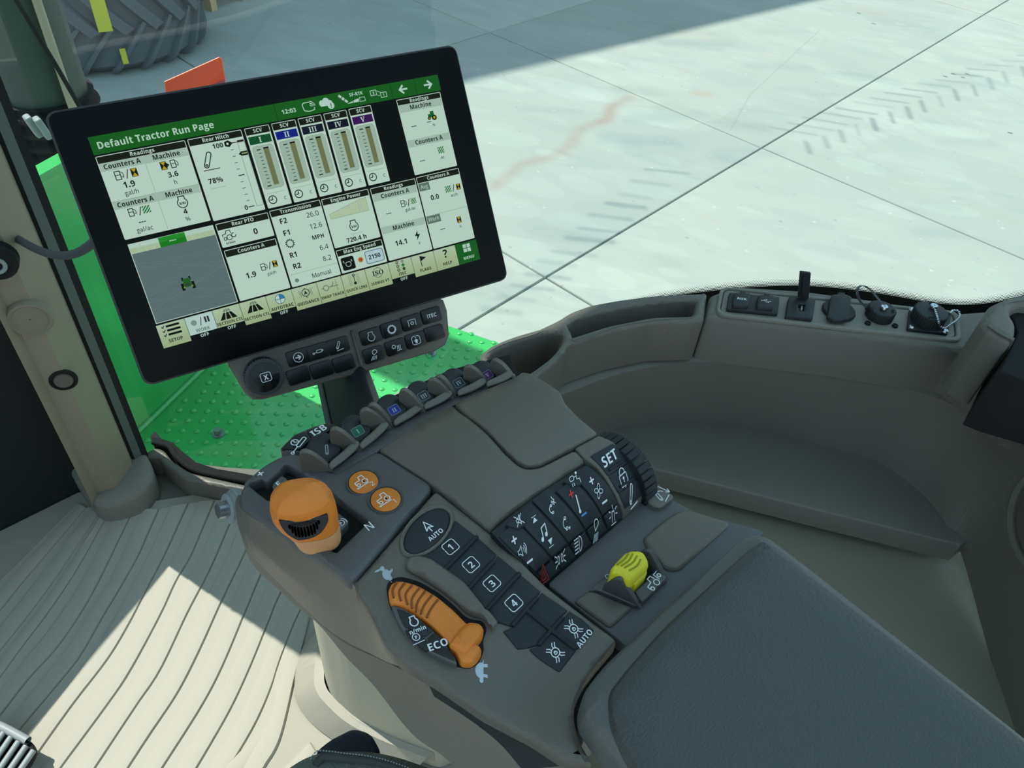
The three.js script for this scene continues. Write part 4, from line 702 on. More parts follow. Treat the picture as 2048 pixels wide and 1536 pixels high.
{
  const t = thing('chained_socket', 'large black capped socket with a silver ball chain', 'socket', atY(1865, 640, SP)), top = SP + 0.024;
  part('flange', quadTop(z4([[1535, 318], [1838, 352], [1818, 500], [1518, 466]]), SP + 0.005, 0.005, 0.0012, 0.004), M.socketBlack, t);
  const c = atY(1864, 621, top); part('screw_cap', plate(knurl(0.0245, 36).map(([x, z]) => [c.x + x, c.z + z]), top, { th: 0.019, bev: 0.002, flat: true, step: 0.002 }), M.socketBlack, t);
  for (const [a, b, w] of [[1700, 276, 22], [1695, 382, 22]]) part('grip_slot', quadTop(z4([[a - w, b - 6], [a + w, b - 4], [a + w, b + 6], [a - w, b + 4]]), top + 0.0006, 0.001, 0, 0), M.black, t);
  for (const [a, b] of [[1549, 452], [1795, 486], [1552, 330]]) { const q = z4([[a, b]])[0]; const s = part('screw', lathe([[0.001, 0.003], [0.003, 0.0028], [0.0045, 0.0012], [0.0048, 0]], 24, atY(q[0], q[1], SP + 0.005)), M.chrome, t, 'silver flange screw'); }
  const b = z4([[1702, 318]])[0], bp = atY(b[0], b[1], top); part('rivet', lathe([[0.001, 0.0065], [0.005, 0.0065], [0.0055, 0.0055], [0.0055, 0.0025], [0.0035, 0.002], [0.0035, 0]], 28, bp), M.chrome, t, 'shiny silver rivet');
  const P = (a, d, y) => { const q = z4([[a, d]])[0]; return atY(q[0], q[1], y); };
  const cc = new THREE.CatmullRomCurve3([bp.clone().setY(top + 0.004), P(1725, 352, top + 0.0025), P(1740, 400, top + 0.002), P(1755, 445, SP + 0.012), P(1785, 462, SP + 0.008), P(1830, 435, SP + 0.008), P(1875, 405, SP + 0.007), P(1898, 370, SP + 0.007), P(1885, 335, SP + 0.007), P(1850, 333, SP + 0.007), P(1832, 350, SP + 0.01)]);
  const n = 34; for (let k = 0; k <= n; k++) { const p = cc.getPointAt(k / n); part('chain_bead', new THREE.SphereGeometry(0.0019, 12, 8).translate(p.x, p.y, p.z), M.chrome, t); }
  part('chain_wire', new THREE.TubeGeometry(cc, 60, 0.0006, 5), M.chrome, t);
}
{ // moulded latch housing at the right edge
  const t = thing('latch_housing', 'moulded taupe latch housing with a dark slot at the sill end', 'housing', atY(2000, 700, SILL));
  const hb = (x, z) => 0.62; const q = P2([[1966, 636], [1982, 606], [2008, 594], [2048, 588], [2110, 584], [2160, 600], [2150, 616], [2048, 602], [2028, 612], [2024, 626], [2036, 645], [2036, 660], [2026, 680], [2000, 668], [1975, 655]], 0.60);
  const rr = [[1945, 690, .505], [1962, 655, .57], [1985, 628, .60]];
  part('shell', plate(fillet(q, 0.006), 0.60, { th: 0.12, bev: 0.012, res: 0.02, step: 0.004 }), M.wallTaupe, t);
  const slot = P2([[2036, 666], [2030, 645], [2021, 628], [2030, 612], [2050, 604], [2160, 600], [2160, 790], [2040, 757], [2000, 742], [2018, 705]], 0.58);
  part('slot', plate(slot, 0.58, { th: 0.10, bev: 0.002, flat: true }), M.black, t, 'dark open slot');
  const skirt = [[[1976, 652, .60], [2000, 668, .60], [2027, 681, .60]], [[1962, 690, .545], [1982, 720, .54], [2008, 722, .55]], [[1958, 700, .51], [1972, 765, .50], [1992, 772, .50]]];
  part('skirt', shell(skirt.map(px3), 12, 6, 0.004, true), M.wallTaupe, t);
}

// ---------------------------------------------------------------- armrest control console
const lin = (t, pts) => { if (t <= pts[0][0]) return pts[0][1]; for (let i = 0; i + 1 < pts.length; i++) if (t <= pts[i + 1][0]) { const k = (t - pts[i][0]) / (pts[i + 1][0] - pts[i][0]); const g = (j) => pts[clamp(j, 0, pts.length - 1)][1]; return cr(g(i - 1), g(i), g(i + 1), g(i + 2), k); } return pts[pts.length - 1][1]; };
const TRAY = 0.757;
const humpBase = (x, z) => lin(z, [[-0.345, 0.770], [-0.325, 0.778], [-0.305, 0.786], [-0.285, 0.794], [-0.26, 0.7995], [-0.235, 0.7985], [-0.212, 0.793], [-0.198, 0.787]]) - 0.10 * Math.max(0, x - 0.315);
const hHump = (x, z) => { const h = humpBase(x, z), k = 1 - sstep(0.203, 0.234, x), b = Math.min(h, (z < -0.25 ? hGear(x, z) : hBez(x, z)) + 0.0004); return h + (b - h) * k; };
const hAC = (x, z) => lin(z, [[-0.215, 0.7922], [-0.205, 0.7908], [-0.195, 0.7883], [-0.185, 0.7840], [-0.176, 0.7775], [-0.168, 0.7685], [-0.162, 0.7580], [-0.15, 0.757]]);
const DIP = atY(1082, 1362, 0.768), DIALC = atY(880, 1245, 0.775);
const hBez = (x, z) => 0.772 + 0.1 * clamp(-0.11 - z, -0.05, 0.14) - 0.009 * Math.exp(-((x - DIP.x) ** 2 + (z - DIP.z) ** 2) / (2 * 0.017 ** 2)) - 0.004 * Math.exp(-((x - DIALC.x) ** 2 + (z - DIALC.z) ** 2) / (2 * 0.022 ** 2)) - 0.25 * Math.max(0, 0.125 - x);
const hGear = (x, z) => 0.786 - 0.14 * Math.max(0, -0.262 - z) - 0.12 * Math.max(0, 0.12 - x);
const deskPlate = (px, h, o = {}, r = 0.002) => plate(fillet(P2(px, h), r), h, o);
const con = thing('control_console', 'taupe armrest control console with orange levers and lettered black buttons', 'console', V(0.2, 0.6, -0.2));
const zA = (l) => zoomed(700, 980, 3.657, l), zB = (l) => zoomed(960, 840, 4.267, l), zC = (l) => zoomed(1140, 1000, 4.876, l), zD = (l) => zoomed(440, 680, 3.303, l);
// dark core under the panels: what shows in the joints
{
  const hCore = (x, z) => Math.min(x > 0.2 ? (z < -0.2 ? hHump(x, z) : hAC(x, z)) : z < -0.245 ? hGear(x, z) : hBez(x, z), z > -0.2 && z < -0.1 && x > 0.2 ? TRAY : 1) - 0.011;
  const core = [[500, 985], [590, 912], [668, 950], [760, 905], [905, 818], [1030, 768], [1052, 756], [1112, 790], [1150, 838], [1190, 872], [1260, 915], [1296, 985], [1345, 1005], [1480, 1055], [1300, 1230], [1195, 1370], [1180, 1450], [1120, 1440], [1005, 1385], [860, 1295], [775, 1215], [715, 1155], [580, 1052]];
  part('core', plate(fillet(P2(core, (x, z) => hCore(x, z) + 0.011), 0.004), hCore, { th: 0.04, bev: 0.001, res: 0.012 }), M.darkCore, con);
}
// gear panel with its gate
{
  const outline = [[478, 992], [486, 970], [515, 938], [555, 913], [590, 903], [630, 926], [664, 944], [676, 943], [692, 934], [754, 899], [867, 972], [704, 1163], [640, 1116], [560, 1063], [500, 1032], [480, 1014]];
  const gate = zD([[188, 952], [205, 935], [276, 908], [300, 935], [345, 905], [424, 818], [446, 815], [596, 905], [700, 972], [968, 1180], [976, 1196], [770, 1394], [752, 1392], [716, 1368], [560, 1250], [400, 1110], [330, 1052], [310, 1048]]);
  const g = part('gear_panel', plate(fillet(P2(outline, hGear), 0.006), hGear, { th: 0.012, bev: 0.003, res: 0.008, holes: [fillet(P2(gate, hGear), 0.003)] }), M.taupeDark, con);
  part('gate_well', plate(fillet(P2(gate, hGear), 0.003), (x, z) => hGear(x, z) - 0.0105, { th: 0.003, bev: 0 }), M.black, con);
  const gp = part('gate_insert', deskPlate(zD([[345, 950], [405, 895], [432, 905], [520, 1010], [470, 1060], [348, 985]]), (x, z) => hGear(x, z) - 0.002, { th: 0.008, bev: 0.001 }), M.taupeDark, con);
  const f = zD([[388, 945]])[0]; print('F', plan(f[0], f[1], hGear), 0.010, 0.010, (x, z) => hGear(x, z) - 0.002, gp, { rot: 0 });
  const pp = part('gate_insert', deskPlate(zD([[690, 1100], [780, 1140], [850, 1190], [840, 1215], [790, 1265], [680, 1220]]), (x, z) => hGear(x, z) - 0.002, { th: 0.008, bev: 0.001 }), M.taupeDark, con);
  const p = zD([[795, 1200]])[0]; print('P', plan(p[0], p[1], hGear), 0.012, 0.012, (x, z) => hGear(x, z) - 0.002, pp, { rot: 0.2 });
  const n = zD([[985, 1232]])[0]; print('N', plan(n[0], n[1], hGear), 0.011, 0.011, hGear, con, { rot: 0, name: 'letter' });
  const pl = zD([[268, 885]])[0]; print('plus', plan(pl[0], pl[1], hGear), 0.0075, 0.0075, hGear, con, { name: 'plus_sign' });
  for (const [c, k] of [[[948, 945], '2'], [[1095, 1060], '1']]) {
    const q = zD([c])[0], [x, z] = plan(q[0], q[1], hGear), y = hGear(x, z);
    part('button_rim', lathe([[0.0102, 0.0002], [0.0104, 0.0012], [0.0116, 0.0012], [0.012, 0]], 40, V(x, y, z)), M.taupeDark, con);
    part('button_gap', lathe([[0.001, 0.0003], [0.0105, 0.0003]], 40, V(x, y, z)), M.black, con);
    const b = part('round_button', lathe([[0.0098, 0.0002], [0.0098, 0.0012], [0.0092, 0.0016], [0.001, 0.0016]], 40, V(x, y, z)), M.orange, con, 'orange round button printed with a tractor and ' + k);
    print('tractor' + k, [x, z], 0.0145, 0.0145, y + 0.0016, b, { rot: 0 });
  }
}
// palm rest and the lid beside it
part('palm_rest', plate(fillet(P2([[757, 898], [830, 848], [904, 809], [922, 825], [1009, 905], [1036, 930], [1054, 937], [1080, 934], [1149, 899], [1172, 921], [981, 1060], [869, 971]], hHump), 0.003), hHump, { th: 0.012, bev: 0.0022, res: 0.007 }), M.taupe, con);
part('lid', plate(fillet(P2([[909, 808], [935, 796], [985, 775], [1030, 757], [1044, 746], [1058, 748], [1120, 786], [1131, 810], [1156, 836], [1196, 869], [1079, 929], [1056, 932], [1038, 924], [1012, 901], [930, 828]], hHump), 0.003), (x, z) => hHump(x, z) + 0.0012, { th: 0.02, bev: 0.0015, res: 0.007 }), M.taupe, con);
part('front_rim', plate(fillet(P2([[668, 948], [757, 897], [904, 807], [985, 773], [1034, 752], [1030, 742], [972, 760], [900, 790], [780, 850], [690, 915], [660, 938]], hHump), 0.002), (x, z) => hHump(x, z) - 0.002, { th: 0.03, bev: 0.0015, res: 0.008 }), M.taupeDark, con);
// dial panel
part('dial_panel', plate(fillet(P2([[871, 978], [1007, 1083], [1093, 1170], [1160, 1222], [1230, 1274], [1234, 1284], [1195, 1330], [1164, 1376], [1150, 1410], [1149, 1440], [1160, 1480], [1190, 1530], [1130, 1520], [1060, 1474], [965, 1425], [880, 1366], [803, 1320], [770, 1288], [738, 1218], [706, 1168]], hBez), 0.004), hBez, { th: 0.012, bev: 0.004, res: 0.0058 }), M.taupe, con);
{
  const hb = (o) => (x, z) => hBez(x, z) + o;
  // steering button in its oval rim
  const C = [853.6, 1064.5], el = (s, kk) => { const o = []; for (let i = 0; i < 40; i++) { const a = i / 40 * 6.2832, u = 57 * s * Math.cos(a), v = (32 * s + kk) * Math.sin(a); o.push([C[0] + 0.715 * u + 0.70 * v, C[1] - 0.70 * u + 0.715 * v]); } return o; };
  const outer = P2(el(1.16, 1), hBez), inner = P2(el(1.0, 0), hBez);
  part('oval_rim', plate(outer, hb(0), { th: 0.004, off: 0.0024, bev: 0.0018, step: 0.002, holes: [inner], res: 0.02 }), M.taupe, con);
  const b = part('steering_button', plate(P2(el(0.985, 0), hBez), hb(0), { th: 0.003, off: 0.0012, bev: 0.0008, res: 0.006 }), M.rubberBlack, con, 'oval black button printed AUTO');
  const q = zA([[590, 300]])[0]; print('autosteer', plan(q[0], q[1], hBez), 0.016, 0.016, hb(0.0014), b, { rot: 0.05 });
  const key = (name, pts, label, syms = []) => { const k = part(name, plate(fillet(P2(zA(pts), hBez), 0.0008), hb(0), { th: 0.003, off: 0.0015, bev: 0.0006, step: 0.003, res: 0.006 }), M.rubberBlack, con, label); for (const [s, c, w, rot] of syms) { const q = zA([c])[0]; print(s, plan(q[0], q[1], hBez), w, w, hb(0.0017), k, { rot: rot ?? 0.05 }); } return k; };
  key('key', [[768, 230], [925, 351], [690, 592], [512, 494], [610, 440], [700, 350], [745, 280]], 'black key numbered 1', [['n1', [735, 428], 0.0122]]);
  key('key', [[936, 359], [1073, 482], [862, 730], [700, 600]], 'black key numbered 2', [['n2', [884, 558], 0.0122]]);
  key('key', [[1082, 490], [1238, 620], [994, 884], [871, 740]], 'black key numbered 3', [['n3', [1037, 695], 0.0122]]);
  key('key', [[1247, 628], [1392, 752], [1330, 830], [1180, 1004], [1052, 966], [1002, 894]], 'black key numbered 4', [['n4', [1197, 838], 0.0124]]);
  key('key', [[1402, 758], [1590, 888], [1548, 930], [1462, 1026], [1300, 886], [1372, 800]], 'blank black key');
  key('key', [[1600, 893], [1695, 950], [1783, 1034], [1662, 1170], [1482, 1036], [1562, 945]], 'black key with a differential symbol and AUTO', [['diffauto', [1660, 1050], 0.0165, 0.12]]);
  key('key', [[1190, 1012], [1290, 900], [1452, 1038], [1374, 1140], [1300, 1160], [1225, 1170], [1120, 1040]], 'blank black key');
  key('key', [[1382, 1148], [1468, 1050], [1650, 1182], [1532, 1336], [1372, 1232], [1310, 1172]], 'black key with a differential lock symbol', [['diff', [1500, 1200], 0.0135, 0.1]]);
  for (const [a, c] of [[[690, 598], [930, 353]], [[865, 735], [1050, 535]], [[995, 890], [1240, 622]], [[1182, 1005], [1366, 800]], [[1292, 892], [1652, 1176]], [[1376, 1146], [1555, 942]]]) {
    const pa = zA([a, c]).map((p) => { const q = onH(p[0], p[1], hBez); return q; }), m = pa[0].clone().lerp(pa[1], 0.5); const pts = [pa[0], m, pa[1]].map((p) => p.setY(hBez(p.x, p.z) + 0.0021)); part('key_ridge', tube(pts, 0.0014, 10, 8), M.rubberBlack, con, 'raised rubber ridge between keys');
  }
  // throttle wheel: ribbed orange grip around a black face
  const well = zA([[262, 715], [290, 655], [370, 632], [505, 668], [650, 752], [770, 850], [855, 940], [975, 960], [1003, 1020], [972, 1110], [982, 1165], [950, 1260], [885, 1310], [795, 1302], [700, 1262], [590, 1205], [470, 1115], [392, 1050], [340, 965], [285, 842]]);
  part('dial_well', plate(fillet(P2(well, hBez), 0.004), hb(0.0003), { th: 0.003, bev: 0.0004, res: 0.01 }), M.black, con);
  const shield = zA([[408, 560], [425, 520], [480, 502], [580, 520], [700, 598], [840, 700], [960, 850], [1040, 965], [1062, 1020], [1045, 1050], [1010, 1000], [975, 955], [860, 925], [790, 850], [650, 740], [520, 655], [450, 620], [415, 590]]);
  part('dial_shield', plate(fillet(P2(shield, hBez), 0.004), (x, z) => hBez(x, z), { th: 0.004, off: 0.0065, bev: 0.004, res: 0.006, step: 0.002 }), M.taupe, con, 'curved taupe shield rim');
  const hG = (x, z) => hBez(x, z) + 0.0085;
  const grip = zA([[276, 712], [302, 662], [372, 645], [500, 680], [640, 762], [760, 862], [848, 952], [905, 1000], [900, 1100], [955, 1125], [966, 1160], [938, 1215], [884, 1256], [812, 1248], [785, 1190], [716, 1100], [616, 992], [494, 894], [386, 836], [292, 812]]);
  const w = part('throttle_wheel', plate(fillet(P2(grip, hG), 0.004), hG, { th: 0.0095, bev: 0.0045, res: 0.006, step: 0.002 }), M.orange, con, 'ribbed orange throttle wheel');
  const lobe = zA([[722, 1112], [752, 1055], [806, 985], [868, 945], [948, 955], [984, 992], [970, 1040], [868, 1170], [828, 1182], [788, 1160], [752, 1134]]);
  part('thumb_lobe', plate(fillet(P2(lobe, (x, z) => hG(x, z) + 0.003), 0.004), (x, z) => hG(x, z) + 0.0035, { th: 0.011, bev: 0.0055, res: 0.005, step: 0.002 }), M.orange, w);
  for (const [a, m, b] of [[[345, 672], [312, 730], [318, 790]], [[402, 680], [360, 745], [372, 812]], [[455, 695], [408, 765], [420, 840]], [[508, 716], [455, 795], [452, 868]], [[552, 738], [495, 822], [482, 895]], [[600, 768], [540, 850], [516, 910]], [[645, 800], [590, 875], [560, 935]]]) {
    const pts = zA([a, m, b]).map((p) => onH(p[0], p[1], hG)).map((p) => p.setY(hG(p.x, p.z) + 0.0001)); part('grip_groove', tube(pts, 0.0007, 12, 6), M.groove, w);
  }
  const hF = hb(0.0055), face = zA([[297, 838], [380, 858], [480, 918], [598, 1018], [696, 1125], [766, 1215], [786, 1278], [700, 1240], [600, 1190], [480, 1100], [400, 1040], [350, 960]]);
  const fp = part('dial_face', plate(fillet(P2(face, hF), 0.002), hF, { th: 0.008, bev: 0.0008, res: 0.008 }), M.taupeDark, con);
  const fk = (pts, s, c, sz, label) => { const k = part('face_key', plate(fillet(P2(zA(pts), hF), 0.001), hF, { th: 0.002, off: 0.0008, bev: 0.0004, res: 0.008, step: 0.002 }), M.capBlack, fp, label); };
  fk([[342, 872], [400, 888], [490, 945], [612, 1030], [556, 1075], [520, 1070], [470, 1030], [400, 1005], [370, 945]]); fk([[622, 1040], [690, 1118], [752, 1205], [768, 1252], [690, 1220], [600, 1180], [590, 1140], [562, 1090]]); fk([[400, 1030], [440, 1022], [500, 1050], [560, 1100], [582, 1160], [560, 1185], [480, 1120], [420, 1065]]);
  for (const [s, c, sz, r] of [['rpm', [474, 985], 0.0118, -0.25], ['oil', [490, 1095], 0.0115, -0.2], ['ECO', [640, 1135], 0.0145, -0.3]]) { const q = zA([c])[0]; print(s, plan(q[0], q[1], hF), sz, sz, (x, z) => hF(x, z) + 0.0009, fp, { rot: r }); }
  for (const [s, c, sz, r] of [['rabbit', [254, 614], 0.0135, 0.9], ['turtle', [950, 1325], 0.0145, 0.85]]) { const q = zA([c])[0]; print(s, plan(q[0], q[1], hBez), sz, sz, hBez, con, { rot: r, name: s === 'rabbit' ? 'fast_symbol' : 'slow_symbol' }); }
}
// climate and radio key bank
{
  const TLp = [95, 945], TRp = [903, 372], BRp = [1213, 822], BLp = [570, 1390];
  const at = (s, t) => { const T0 = [TLp[0] + (TRp[0] - TLp[0]) * s, TLp[1] + (TRp[1] - TLp[1]) * s - 36 * 4 * s * (1 - s)], B0 = [BLp[0] + (BRp[0] - BLp[0]) * s, BLp[1] + (BRp[1] - BLp[1]) * s + 4 * 4 * s * (1 - s)], bl = 4 * t * (1 - t); return [T0[0] + (B0[0] - T0[0]) * t + bl * (55 * s - 10), T0[1] + (B0[1] - T0[1]) * t - bl * (50 * s - 8)]; };
  const quad = (s0, s1, t0, t1, n = 6) => { const o = []; for (let i = 0; i <= n; i++) o.push(at(s0 + (s1 - s0) * i / n, t0)); for (let i = 1; i <= n; i++) o.push(at(s1, t0 + (t1 - t0) * i / n)); for (let i = 1; i <= n; i++) o.push(at(s1 + (s0 - s1) * i / n, t1)); for (let i = 1; i < n; i++) o.push(at(s0, t1 + (t0 - t1) * i / n)); return o; };
  const hp = (o) => (x, z) => hAC(x, z) + o, bank = part('key_bank', plate(P2(zB(quad(0, 1, 0, 1)), hAC), hAC, { th: 0.006, off: -0.0012, bev: 0.0008, res: 0.008 }), M.capBlack, con);
  const key = (pts, label, syms, off = 0.0008) => { const k = part('key', plate(fillet(P2(zB(pts), hAC), 0.001), hAC, { th: 0.003, off, bev: 0.0008, res: 0.008, step: 0.003 }), M.rubberBlack, con, label); for (const [s, c, w, rot] of syms) { const q = zB([c])[0]; print(s, plan(q[0], q[1], hAC), w * 0.88, w * 0.88, hp(off + 0.0002), k, { rot: rot ?? 0, skew: 0.45 }); } };
  const g = 0.012, col = (i) => [i * 0.2 + g, (i + 1) * 0.2 - g];
  key(quad(...col(0), 0.12, 0.79), 'black volume rocker key', [['plus', [290, 1034], 0.0085], ['speaker', [360, 1122], 0.0105], ['minus', [424, 1214], 0.0085]]);
  key(quad(...col(1), 0.05, 0.79), 'black track rocker key', [['nexttrack', [465, 862], 0.0085], ['music', [543, 968], 0.0125], ['prevtrack', [600, 1046], 0.0085]]);
  key(quad(...col(2), 0.03, 0.79), 'black phone rocker key', [['voice', [612, 738], 0.0125], ['hangup', [730, 900], 0.0115]]);
  key(quad(...col(3), 0.12, 0.79), 'black temperature rocker key', [['plusred', [777, 640], 0.009], ['thermo', [837, 726], 0.0125, 0.0], ['minusblue', [886, 814], 0.0085]]);
  key(quad(...col(4), 0.05, 0.79), 'black fan rocker key', [['plus', [950, 527], 0.0085], ['fan', [1010, 614], 0.0105], ['minus', [1062, 708], 0.0085]]);
  key([[215, 905], [290, 836], [372, 775], [398, 850], [385, 905], [325, 945], [262, 925]], 'small black mute key', [['mute', [332, 872], 0.0115]], 0.0022);
  key([[705, 535], [780, 480], [852, 436], [880, 520], [872, 548], [828, 580], [765, 562]], 'small black air outlet key', [['vent', [806, 522], 0.0125]], 0.0022);
  [['hazard', 'black key with a red hazard triangle', [542, 1326]], ['sidelights', 'black side lights key', [684, 1197]], ['headlight', 'black headlight key', [838, 1074]], ['worklight', 'black work light key', [986, 950]], ['beacon', 'black beacon light key', [1134, 824]]].forEach(([s, l, c], i) => key(quad(...col(i), 0.82, 0.985), l, [[s, c, 0.0118]], 0.0012));
}
// hitch set panel and its wheel
{
  const hs = (o) => (x, z) => hAC(x, z) + o;
  part('hitch_panel', plate(fillet(P2(zB([[806, 244], [1010, 135], [1120, 180], [1240, 285], [1340, 420], [1415, 560], [1418, 640], [1225, 818], [1180, 700], [1080, 520], [990, 400], [910, 345]]), hAC), 0.002), hAC, { th: 0.02, off: 0.001, bev: 0.0016, res: 0.008 }), M.taupe, con);
  const key = (pts, l, s, c, w, r) => { const k = part('key', plate(fillet(P2(zB(pts), hAC), 0.0008), hAC, { th: 0.003, off: 0.0022, bev: 0.0006, res: 0.008, step: 0.003 }), M.rubberBlack, con, l); const q = zB([c])[0]; print(s, plan(q[0], q[1], hAC), w, w, hs(0.0024), k, { rot: r, skew: 0.4 }); };
  key([[938, 322], [1130, 215], [1225, 312], [1262, 375], [1090, 492], [1040, 425]], 'black key lettered SET', 'SET', [1098, 342], 0.0185, 0.02);
  key([[1094, 498], [1266, 381], [1310, 440], [1342, 512], [1178, 640], [1140, 570]], 'black key with a padlock symbol', 'lock', [1212, 490], 0.0135, 0.05);
  key([[1181, 646], [1345, 519], [1385, 575], [1412, 622], [1232, 770], [1205, 700]], 'black key with a hitch arrow symbol', 'hitchset', [1288, 640], 0.0135, 0.05);
  for (const [a, b] of [[[1096, 445], [1215, 370]], [[1190, 590], [1305, 515]]]) { const p = zB([a, b]).map((q) => onH(q[0], q[1], hAC)).map((q) => q.setY(hAC(q.x, q.z) + 0.0024)); part('key_ridge', tube([p[0], p[0].clone().lerp(p[1], .5), p[1]], 0.001, 6, 8), M.rubberBlack, con, 'raised rubber ridge between keys'); }
  const wc = V(0.3258, 0.7585, -0.1930), R = 0.0318, wd = 0.0150, axis = V(1, 0, 0);
  const wh = part('hitch_wheel', lathe([[0.004, 0], [R - 0.004, 0], [R - 0.0015, 0.0015], [R - 0.001, 0.004], [R - 0.001, wd - 0.006], [R - 0.003, wd - 0.002], [R - 0.007, wd], [0.004, wd]], 64, wc, axis), M.capBlack, con, 'black ribbed thumb wheel');
  const n = 34; for (let k = 0; k < n; k++) { const a = (k + 0.5) / n * 6.2832, m = new THREE.Matrix4().makeTranslation(wc.x + wd * 0.46, wc.y, wc.z).multiply(new THREE.Matrix4().makeRotationX(a)).multiply(new THREE.Matrix4().makeTranslation(0, R - 0.0005, 0)); part('wheel_rib', boxAt(wd * 0.86, 0.0022, 6.2832 * R / n - 0.0011, 0.0006, m), M.rubberBlack, wh); }
  const hT = () => 0.7615; const tab = part('pointer_tab', plate(fillet(P2(zB([[1408, 605], [1500, 528], [1585, 590], [1664, 652], [1560, 735], [1530, 745], [1478, 735], [1430, 690], [1408, 650]]), hT), 0.003), hT, { th: 0.008, bev: 0.0015, res: 0.01 }), M.taupe, con); const q = zB([[1535, 625]])[0]; print('hitchdown', plan(q[0], q[1], hT), 0.017, 0.017, 0.7615, tab, { rot: 0.3 });
}
// tray behind the key bank, its pads and the yellow lever
{
  part('tray', plate(fillet(P2([[1094, 1168], [1246, 1036], [1294, 990], [1350, 1001], [1390, 1024], [1530, 1062], [1262, 1300]], TRAY), 0.003), TRAY, { th: 0.03, bev: 0.0012, res: 0.012 }), M.taupeDark, con);
  part('raised_pad', plate(fillet(P2(zC([[700, 390], [860, 250], [1010, 145], [1110, 112], [1200, 122], [1530, 232], [1545, 265], [1075, 690], [1025, 705], [910, 688], [760, 500]]), TRAY), 0.004), TRAY, { th: 0.004, off: 0.0032, bev: 0.003, res: 0.012, step: 0.003 }), M.taupe, con);
  part('raised_pad', plate(fillet(P2(zC([[30, 1000], [190, 893], [612, 1062], [390, 1262], [200, 1130]]), TRAY), 0.003), TRAY, { th: 0.004, off: 0.003, bev: 0.0025, res: 0.012 }), M.taupe, con);
  const tri = (pts, y, th) => plate(fillet(P2(zC(pts), y), 0.0012), y, { th, bev: 0.001, flat: true, step: 0.003 });
  part('lever_bezel', tri([[180, 885], [395, 690], [640, 880], [860, 680], [945, 740], [955, 770], [705, 1000], [640, 1030], [430, 940], [262, 875]], TRAY + 0.004, 0.006), M.taupeDark, con);
  const wallL = [[262, 858], [392, 832], [408, 705], [432, 690], [462, 700], [622, 905], [705, 1012], [640, 1035], [430, 945], [268, 885]];
  // side cheeks rise from the bezel towards the lever
  const cheek = (a, b, hgt, th) => { const A = atY(...zC([a])[0], TRAY + 0.003), B = atY(...zC([b])[0], TRAY + 0.003), d = B.clone().sub(A), len = d.length(); d.normalize(); const s = new THREE.Shape(); s.moveTo(0, 0); s.lineTo(len * 0.10, hgt * 0.55); s.quadraticCurveTo(len * 0.2, hgt * 1.05, len * 0.36, hgt); s.lineTo(len, 0); const g = new THREE.ExtrudeGeometry(s, { depth: th, bevelSize: 0.0006, bevelThickness: 0.0006, bevelSegments: 2, curveSegments: 8 }); g.applyMatrix4(basis(d, V(0, 1, 0), d.clone().cross(V(0, 1, 0)), A)); return g; };
  part('lever_cheek', cheek([330, 850], [690, 1010], 0.019, 0.0025), M.taupeDark, con); part('lever_cheek', cheek([640, 560], [955, 765], 0.017, 0.0025), M.taupeDark, con);
  const lp = part('lever_plate', tri([[632, 892], [862, 690], [940, 745], [930, 775], [715, 985], [690, 975]], TRAY + 0.0075, 0.004), M.taupeDark, con); const q = zC([[788, 845]])[0]; print('ptotractor', plan(q[0], q[1], TRAY), 0.0175, 0.0175, TRAY + 0.0075, lp, { rot: 0.12 });
  const q2 = zC([[366, 800]])[0]; print('worklight', plan(q2[0], q2[1], TRAY), 0.008, 0.008, TRAY + 0.004, con, { name: 'lever_symbol' });
  part('lever_slot', tri([[410, 700], [640, 480], [840, 670], [625, 875]], TRAY + 0.0045, 0.001), M.black, con);
  const top = TRAY + 0.027, hy = (x, z) => top - 0.35 * Math.max(0, z + 0.131) - 0.5 * Math.max(0, -0.139 - z);
  const yl = part('pto_lever', plate(fillet(P2(zC([[398, 655], [440, 605], [540, 500], [600, 478], [655, 476], [722, 492], [768, 570], [776, 622], [740, 660], [600, 790], [562, 792], [500, 712], [410, 700]]), hy), 0.004), hy, { th: 0.016, bev: 0.004, res: 0.005, step: 0.002 }), M.yellow, con, 'ribbed yellow lever knob');
  part('lever_stem', plate(fillet(P2(zC([[520, 740], [690, 600], [770, 690], [640, 830], [590, 800]]), top - 0.012), 0.003), top - 0.012, { th: 0.014, bev: 0.002, step: 0.003 }), M.yellow, yl);
  for (const [a, m, b] of [[[462, 630], [540, 570], [572, 515]], [[496, 645], [574, 590], [612, 528]], [[530, 662], [612, 610], [655, 545]], [[575, 690], [655, 640], [690, 580]]]) { const pts = zC([a, m, b]).map((p) => onH(p[0], p[1], hy)).map((p) => p.setY(hy(p.x, p.z) + 0.0001)); part('grip_groove', tube(pts, 0.0006, 10, 6), M.yellowGroove, yl); }
}
